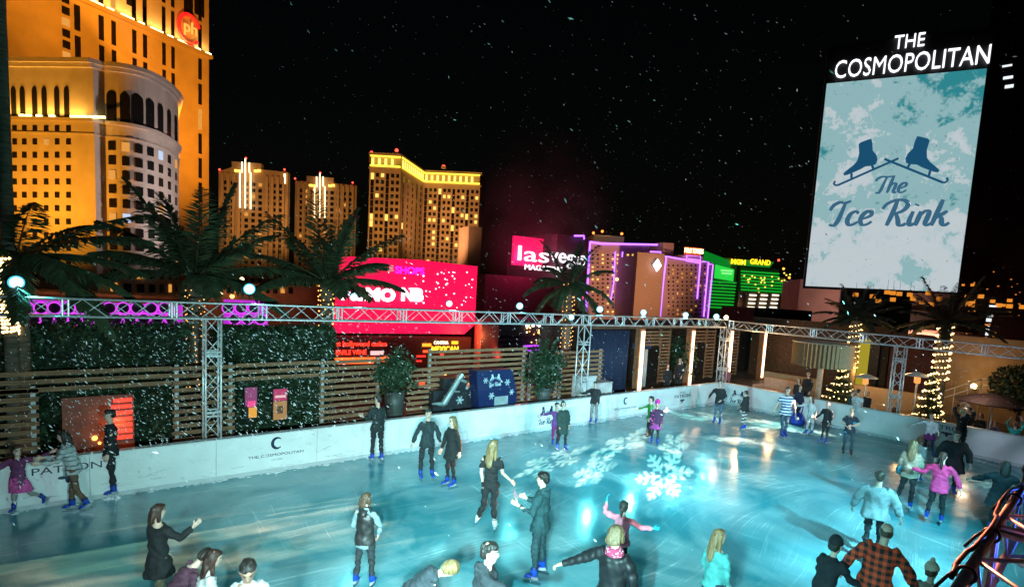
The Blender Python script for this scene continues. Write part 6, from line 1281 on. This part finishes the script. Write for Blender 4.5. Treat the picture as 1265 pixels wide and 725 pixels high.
# unseen near truss lamps: board and skater keys, added teal and upward snow fills
for i, (X, ax, ay, az, e, c, s) in enumerate(((.6, 4.5, 14.5, 1.2, 3700, (.55, .95, .95), 62), (-1.5, 8.5, 14.5, 1.0, 4000, (.52, .95, .95), 56), (-2.5, 2, 14.5, 1.0, 900, (.6, .9, 1), 60), (9.0, 14.5, 14.5, 1.3, 2300, (.78, .85, 1), 56), (13.0, 21, 14.5, 1.1, 2400, (1, .84, .98), 62), (17, 24.7, 7.5, .6, 1500, (.66, .8, 1), 75), (-.5, 10, 8.5, 0, 9500, (.30, .88, .91), 62), (.2, 6.5, 8, 0, 4800, (.72, .95, .93), 66), (10.5, 14.5, 6.5, 0, 6000, (.24, .83, .95), 95), (15, 15, 10, 0, 3600, (.2, .8, .95), 90), (12, 12, 9, 12, 1300, (1, .88, .9), 110), (8, 4, 12, 7, 1300, (.2, 1, .88), 100))):
    fixture('unseen stage light on the near truss over our side of the ice', (X, .5, 4.25), (ax, ay, az), LENS, .12, e, c, s, 'stage lights on the near truss')
lamp('spot_beam', 'SPOT', (5.6, 2.2, 4.5), 1300, (1, .2, .09), (4.0, .62, 3.8), 40, 1, .1); lamp('spot_beam', 'SPOT', (6.6, -.6, 3.3), 700, (.06, .16, 1), (4.4, .2, 3.6), 70, 1, .1)
lamp('spot_beam', 'SPOT', (24, 1.5, 3.5), 90, (1, .2, .15), (15.5, 2.6, 0), 22, 1, .1)
def gobo(pc, rpx, src, energy, rot=0.0, col=(1, .70, .50), dist=0.0, soft=.02):
    g_ = gp(*pc); src = np.array(src, float); rad = abs(gp(pc[0]+rpx, pc[1])[0:2]-g_[0:2]); rad = np.linalg.norm(rad); D = np.linalg.norm(src-g_); k = rad/D
    o = lamp('snowflake_projector_beam', 'SPOT', src, energy*39.5*D*D/(.55*(src[2]/D)), col, g_, math.degrees(2*math.atan(k*1.25)), .1, soft); l = o.data; l.use_nodes = True; nt = l.node_tree; L = nt.links.new; em = nt.nodes['Emission']
    tc = nt.nodes.new('ShaderNodeTexCoord'); sp = nt.nodes.new('ShaderNodeSeparateXYZ'); L(tc.outputs['Normal'], sp.inputs[0])
    def m(op, *a):
        q = nt.nodes.new('ShaderNodeMath'); q.operation = op
        for i, z in enumerate(a):
            if isinstance(z, (int, float)): q.inputs[i].default_value = z
            else: L(z, q.inputs[i])
        return q.outputs[0]
    x = m('DIVIDE', m('DIVIDE', sp.outputs[0], sp.outputs[2]), k); y = m('DIVIDE', m('DIVIDE', sp.outputs[1], sp.outputs[2]), k)
    r = m('SQRT', m('ADD', m('MULTIPLY', x, x), m('MULTIPLY', y, y))); th = m('ADD', m('ARCTAN2', y, x), rot+20*math.pi/3)
    a = m('SUBTRACT', m('MULTIPLY', m('FRACT', m('DIVIDE', th, math.pi/3)), math.pi/3), math.pi/6); a = m('ABSOLUTE', a)
    u = m('MULTIPLY', r, m('COSINE', a)); v = m('MULTIPLY', r, m('SINE', a))
    on = m('MULTIPLY', m('LESS_THAN', v, .045), m('MULTIPLY', m('LESS_THAN', u, 1.0), m('GREATER_THAN', u, .12)))
    for c, ln, w in ((.30, .20, .055), (.52, .26, .06), (.76, .17, .055)):
        d = m('ABSOLUTE', m('SUBTRACT', m('MULTIPLY', m('SUBTRACT', u, c), .866), m('MULTIPLY', v, .5)))
        br_ = m('MULTIPLY', m('LESS_THAN', d, w), m('LESS_THAN', v, ln)); on = m('MAXIMUM', on, m('MULTIPLY', br_, m('GREATER_THAN', v, .02)))
    L(m('MULTIPLY', on, 1.0), em.inputs['Strength']); return o
SA, SB, SC_ = (25.7, 9.0, 3.9), (25.7, 4.5, 3.9), (25.7, 13.2, 3.9)
SL1, SL2, SL3 = (-4.2, 6.0, 4.4), (-3.5, 2.5, 4.4), (-1.0, .8, 4.4)
for pc, rp, s_, e, ro in (((820, 587), 31, (.2, 1.6, 4.7), 3.2, .2), ((772, 547), 20, SL1, 1.6, .5), ((735, 580), 20, SL2, 1.4, .1), ((682, 570), 24, SL1, 1.4, .3), ((832, 551), 17, (.2, 1.6, 4.7), 1.8, .3), ((895, 523), 24, (23, .9, 4.2), 3.2, .2), ((950, 524), 26, (24, .9, 4.2), 3.0, .6), ((918, 546), 22, (23, .9, 4.2), 2.4, .4), ((990, 530), 22, (24, .9, 4.2), 2.4, 0), ((870, 566), 16, (22, .9, 4.2), 1.6, .5),
    ((268, 650), 46, SA, .5, .3), ((245, 692), 54, SA, .5, .15), ((55, 695), 56, SA, .42, .4), ((335, 690), 46, SB, .4, .1), ((1200, 596), 22, (25.7, 2.0, 3.9), .7, .3), ((1155, 585), 20, SB, .5, .1)):
    gobo(pc, rp, s_, e, ro, (1, .48, .26) if pc[0] < 400 else (1, .70, .50), soft=.09 if pc[0] < 400 else .02)
# floodlights of the city
OR = (1, .31, .018)
q = A.at(A.L*.35, 40, 60); lamp('flood_lamp', 'SPOT', q, 4.4e5, OR, A.at(A.L*.65, 95), 125, 1, 2)
q = A.at(-10, 92, 45); lamp('flood_lamp', 'SPOT', q, 1.2e5, (1, .31, .015), A.at(-8, 98), 110, 1, 2)
lamp('flood_lamp', 'AREA', A.at(A.L*.5, zl+.8, 2.0), 4.5e3, (1, .6, .15), A.at(A.L*.5, zl+40, .2), sx=A.L, sy=1.0)
u_f = F1.uz(66, 250)[0]; lamp('flood_lamp', 'SPOT', F1.at(u_f, 4, 34), 2.2e5, (1, .36, .02), F1.at(u_f+1, 40), 100, 1, 2)
lamp('flood_lamp', 'AREA', F1.at(u_f-4, zled+.9, 1.6), 3.5e3, (1, .5, .07), F1.at(u_f-4, zled+20, .0), sx=30, sy=.8)
cq = CP[7]; lamp('flood_lamp', 'SPOT', cq.at(10, 6, 45), 1.35e5, (1, .78, .70), cq.at(0, 34), 75, 1, 2)
for pl, e in ((TW1, 1.5e5), (TW2, 1.15e5)): lamp('flood_lamp', 'SPOT', pl.at(pl.L*.5, 12, 60), e, (1, .5, .16), pl.at(pl.L*.5, 60), 90, 1, 2)
lamp('flood_lamp', 'SPOT', PA.at(5, 10, 60), 1.7e5, (1, .48, .12), PA.at(PA.L*.5, 50), 70, 1, 2); lamp('flood_lamp', 'SPOT', PC.at(PC.L*.5, 14, 55), 1.8e5, (1, .46, .17), PC.at(PC.L*.5, 55), 90, 1, 2)
lamp('flood_lamp', 'SPOT', GC2.at(12, -4, 80), 2.4e5, (1, .50, .32), GC2.at(10, 14), 70, 1, 2); lamp('flood_lamp', 'SPOT', GC1.at(2, 0, 60), 1.5e5, (1, .55, .30), GC1.at(8, 16), 60, 1, 2); lamp('flood_lamp', 'POINT', GC1.at(6, 38, 6), 3500, (1, .7, .4), rad=.5)
lamp('flood_lamp', 'SPOT', MGM.at(16, 6, 34), 1.2e3, (.03, 1, .08), MGM.at(18, 26), 100, 1, 2)
lamp('flood_lamp', 'SPOT', dep(612, 445, 60), 4200, (1, .10, .05), (cc[0], cc[1], 2), 60, 1, .4); lamp('flood_lamp', 'POINT', (cc[0]-4, cc[1]-2.6, -1), 700, (1, .2, .06), rad=.3)
lamp('flood_lamp', 'SPOT', PW.at(8, 1, 14), 5000, (1, .62, .5), PW.at(10, 7), 100, 1, 1)
lamp('flood_lamp', 'SPOT', pp.at(15, 3, 16), 5000, (1, .5, .25), pp.at(16, 1), 110, 1, 1); lamp('flood_lamp', 'SPOT', pp2.at(8, 8, 12), 3500, (1, .5, .2), pp2.at(9, 4), 110, 1, 1)
# warm lamps on the deck
for p_, e, c in (((32.9, onX(1203, 477, 33)[1], 2.6), 26, (1, .58, .2)), ((29.4, onX(1062, 475, 29.4)[1], 2.0), 90, (1, .52, .16)), ((DX-2.2, cy_+2.6, 3.0), 160, (1, .62, .28)), ((DX-.3, cy_+rr_+.7, 2.4), 60, (1, .6, .25)), ((29.0, onX(1120, 470, 29)[1], 2.2), 45, (1, .55, .2)), ((27.5, onX(1205, 490, 27.5)[1], 2.2), 40, (1, .7, .45))):
    lamp('deck_lamp', 'POINT', p_, e, c, rad=.15)
for px in (520, 575, 640, 690): lamp('deck_lamp', 'POINT', (onY(px, 470, 18.6)[0], 18.6, 2.2), 45, (1, .42, .26), rad=.2)
for px in (797, 857, 904, 945): lamp('deck_lamp', 'POINT', (cx_(px)-.1, CYD-.45, 2.0), 40, (1, .62, .4), rad=.3)
lamp('deck_lamp', 'POINT', (1.0, 16.9, 1.0), 12, (1, .35, .1), rad=.1)
# snow from the snow machines
rs = np.random.default_rng(77); b = MB()
def flakes(n, lo, hi, s0, s1, fn=None):
    for _ in range(n):
        c = np.array([rs.uniform(lo[i], hi[i]) for i in range(3)])
        if np.linalg.norm(c-CAM) < 6: continue
        s_ = rs.uniform(s0, s1)*.8*min(2.2, math.exp(rs.normal()*.45)); u = nrm(np.array([.8, -.62, -.75])+rs.normal(size=3)*.35); v = nrm(np.cross(u, rs.normal(size=3))); w = np.cross(u, v)
        b.add([c-u*s_*1.8, c+v*s_*.5, c+w*s_*.45, c-v*s_*.5, c-w*s_*.45, c+u*s_*1.8], [(0, 1, 2), (0, 2, 3), (0, 3, 4), (0, 4, 1), (5, 2, 1), (5, 3, 2), (5, 4, 3), (5, 1, 4)])
flakes(2300, (-2.5, 12.4, .6), (7.5, 16.4, 4.0), .008, .018); flakes(1300, (0, 12.5, .9), (5.5, 15.3, 3.6), .008, .019)
flakes(3600, (-4, 3, .5), (36, 32, 18), .008, .020); flakes(1300, (5, 6, 3), (24, 24, 14), .008, .018); flakes(420, (21, 1, 1), (26.5, 7, 3.2), .007, .016); flakes(700, (7, 12, 1), (26, 17, 4), .006, .014)
SNOW = M('snow_flake', (.85, .88, .9), .8, var=0); b.build('falling_snow', SNOW)['kind'] = 'stuff'
for p_, e, c in (((2, 13.2, 4.6), 150, (.3, .95, .9)), ((12, 12, 12), 420, (1, .85, .85)), ((22, 12, 9), 300, (1, .85, .85))): lamp('snow_lamp', 'POINT', p_, e, c, rad=.2) if False else None
# drifting machine smoke lit pink by the magazine sign
b = MB(); b.ball(MG.pt(655, 250, 4), 1, 24, 16, (15, 12, 16)); sm_m = bpy.data.materials.new('smoke'); sm_m.use_nodes = True; nt = sm_m.node_tree; nt.nodes.remove(nt.nodes['Principled BSDF']); L = nt.links.new
pv = nt.nodes.new('ShaderNodeVolumePrincipled'); pv.inputs['Color'].default_value = (.92, .85, .88, 1); L(pv.outputs[0], nt.nodes['Material Output'].inputs['Volume'])
tc = nt.nodes.new('ShaderNodeTexCoord'); v1 = nt.nodes.new('ShaderNodeVectorMath'); v1.operation = 'SUBTRACT'; v1.inputs[1].default_value = (.5, .5, .42); L(tc.outputs['Generated'], v1.inputs[0])
v2 = nt.nodes.new('ShaderNodeVectorMath'); v2.operation = 'LENGTH'; L(v1.outputs[0], v2.inputs[0]); mr = nt.nodes.new('ShaderNodeMapRange'); mr.inputs[1].default_value = .08; mr.inputs[2].default_value = .42; mr.inputs[3].default_value = 1; mr.inputs[4].default_value = 0; L(v2.outputs['Value'], mr.inputs[0])
nz_ = nt.nodes.new('ShaderNodeTexNoise'); nz_.inputs['Scale'].default_value = .16; nz_.inputs['Detail'].default_value = 6; nz_.inputs['Distortion'].default_value = .8; L(tc.outputs['Object'], nz_.inputs['Vector']); mr2 = nt.nodes.new('ShaderNodeMapRange'); mr2.inputs[1].default_value = .38; mr2.inputs[2].default_value = .72; mr2.inputs[3].default_value = .15; L(nz_.outputs['Fac'], mr2.inputs[0])
q1 = nt.nodes.new('ShaderNodeMath'); q1.operation = 'MULTIPLY'; L(mr.outputs[0], q1.inputs[0]); L(mr2.outputs[0], q1.inputs[1]); q2 = nt.nodes.new('ShaderNodeMath'); q2.operation = 'MULTIPLY'; q2.inputs[1].default_value = .022; L(q1.outputs[0], q2.inputs[0]); L(q2.outputs[0], pv.inputs['Density'])
b.build('smoke', sm_m)['kind'] = 'stuff'
lamp('sign_glow', 'POINT', MG.pt(640, 318, 2.2), 2300, (1, .02, .16), rad=.4)
# ---------------------------------------------------------------- sky, camera, output
w = bpy.data.worlds.new('World'); SC.world = w; w.use_nodes = True; nt = w.node_tree; bg = nt.nodes['Background']; sk = nt.nodes.new('ShaderNodeTexSky'); sk.sky_type = 'NISHITA'; sk.sun_disc = False
sk.sun_elevation = R(3); sk.sun_rotation = R(200); nt.links.new(sk.outputs[0], bg.inputs[0]); bg.inputs[1].default_value = .0007
sun = bpy.data.lights.new('moon', 'SUN'); sun.energy = .004; sun.angle = R(.5); sun.color = (.8, .85, 1); so = bpy.data.objects.new('moon', sun); COL.objects.link(so); so.rotation_euler = (R(50), 0, R(200))
cam = bpy.data.cameras.new('camera'); co = bpy.data.objects.new('camera', cam); COL.objects.link(co); SC.camera = co
cam.sensor_fit = 'HORIZONTAL'; cam.sensor_width = 36; cam.lens = 36*FPX/1265; cam.shift_y = (PPX[1]-362.5)/1265; cam.shift_x = (632.5-PPX[0])/1265; cam.clip_start = .05; cam.clip_end = 4000
rt, dn, fw = CM@np.array([1., 0, 0]), CM@np.array([0, 1., 0]), CM@np.array([0, 0, 1.])
mw = Matrix.Identity(4)
for i in range(3): mw[i][0], mw[i][1], mw[i][2], mw[i][3] = rt[i], -dn[i], -fw[i], CAM[i]
co.matrix_world = mw
SC.view_settings.view_transform = 'Standard'; SC.view_settings.look = 'None'; SC.view_settings.exposure = 0; SC.view_settings.gamma = 1
SC.render.engine = 'CYCLES'; SC.cycles.use_denoising = True; SC.cycles.volume_bounces = 0; SC.cycles.volume_step_rate = 2; SC.cycles.max_bounces = 5; SC.cycles.diffuse_bounces = 2; SC.cycles.glossy_bounces = 3; SC.cycles.sample_clamp_indirect = 3
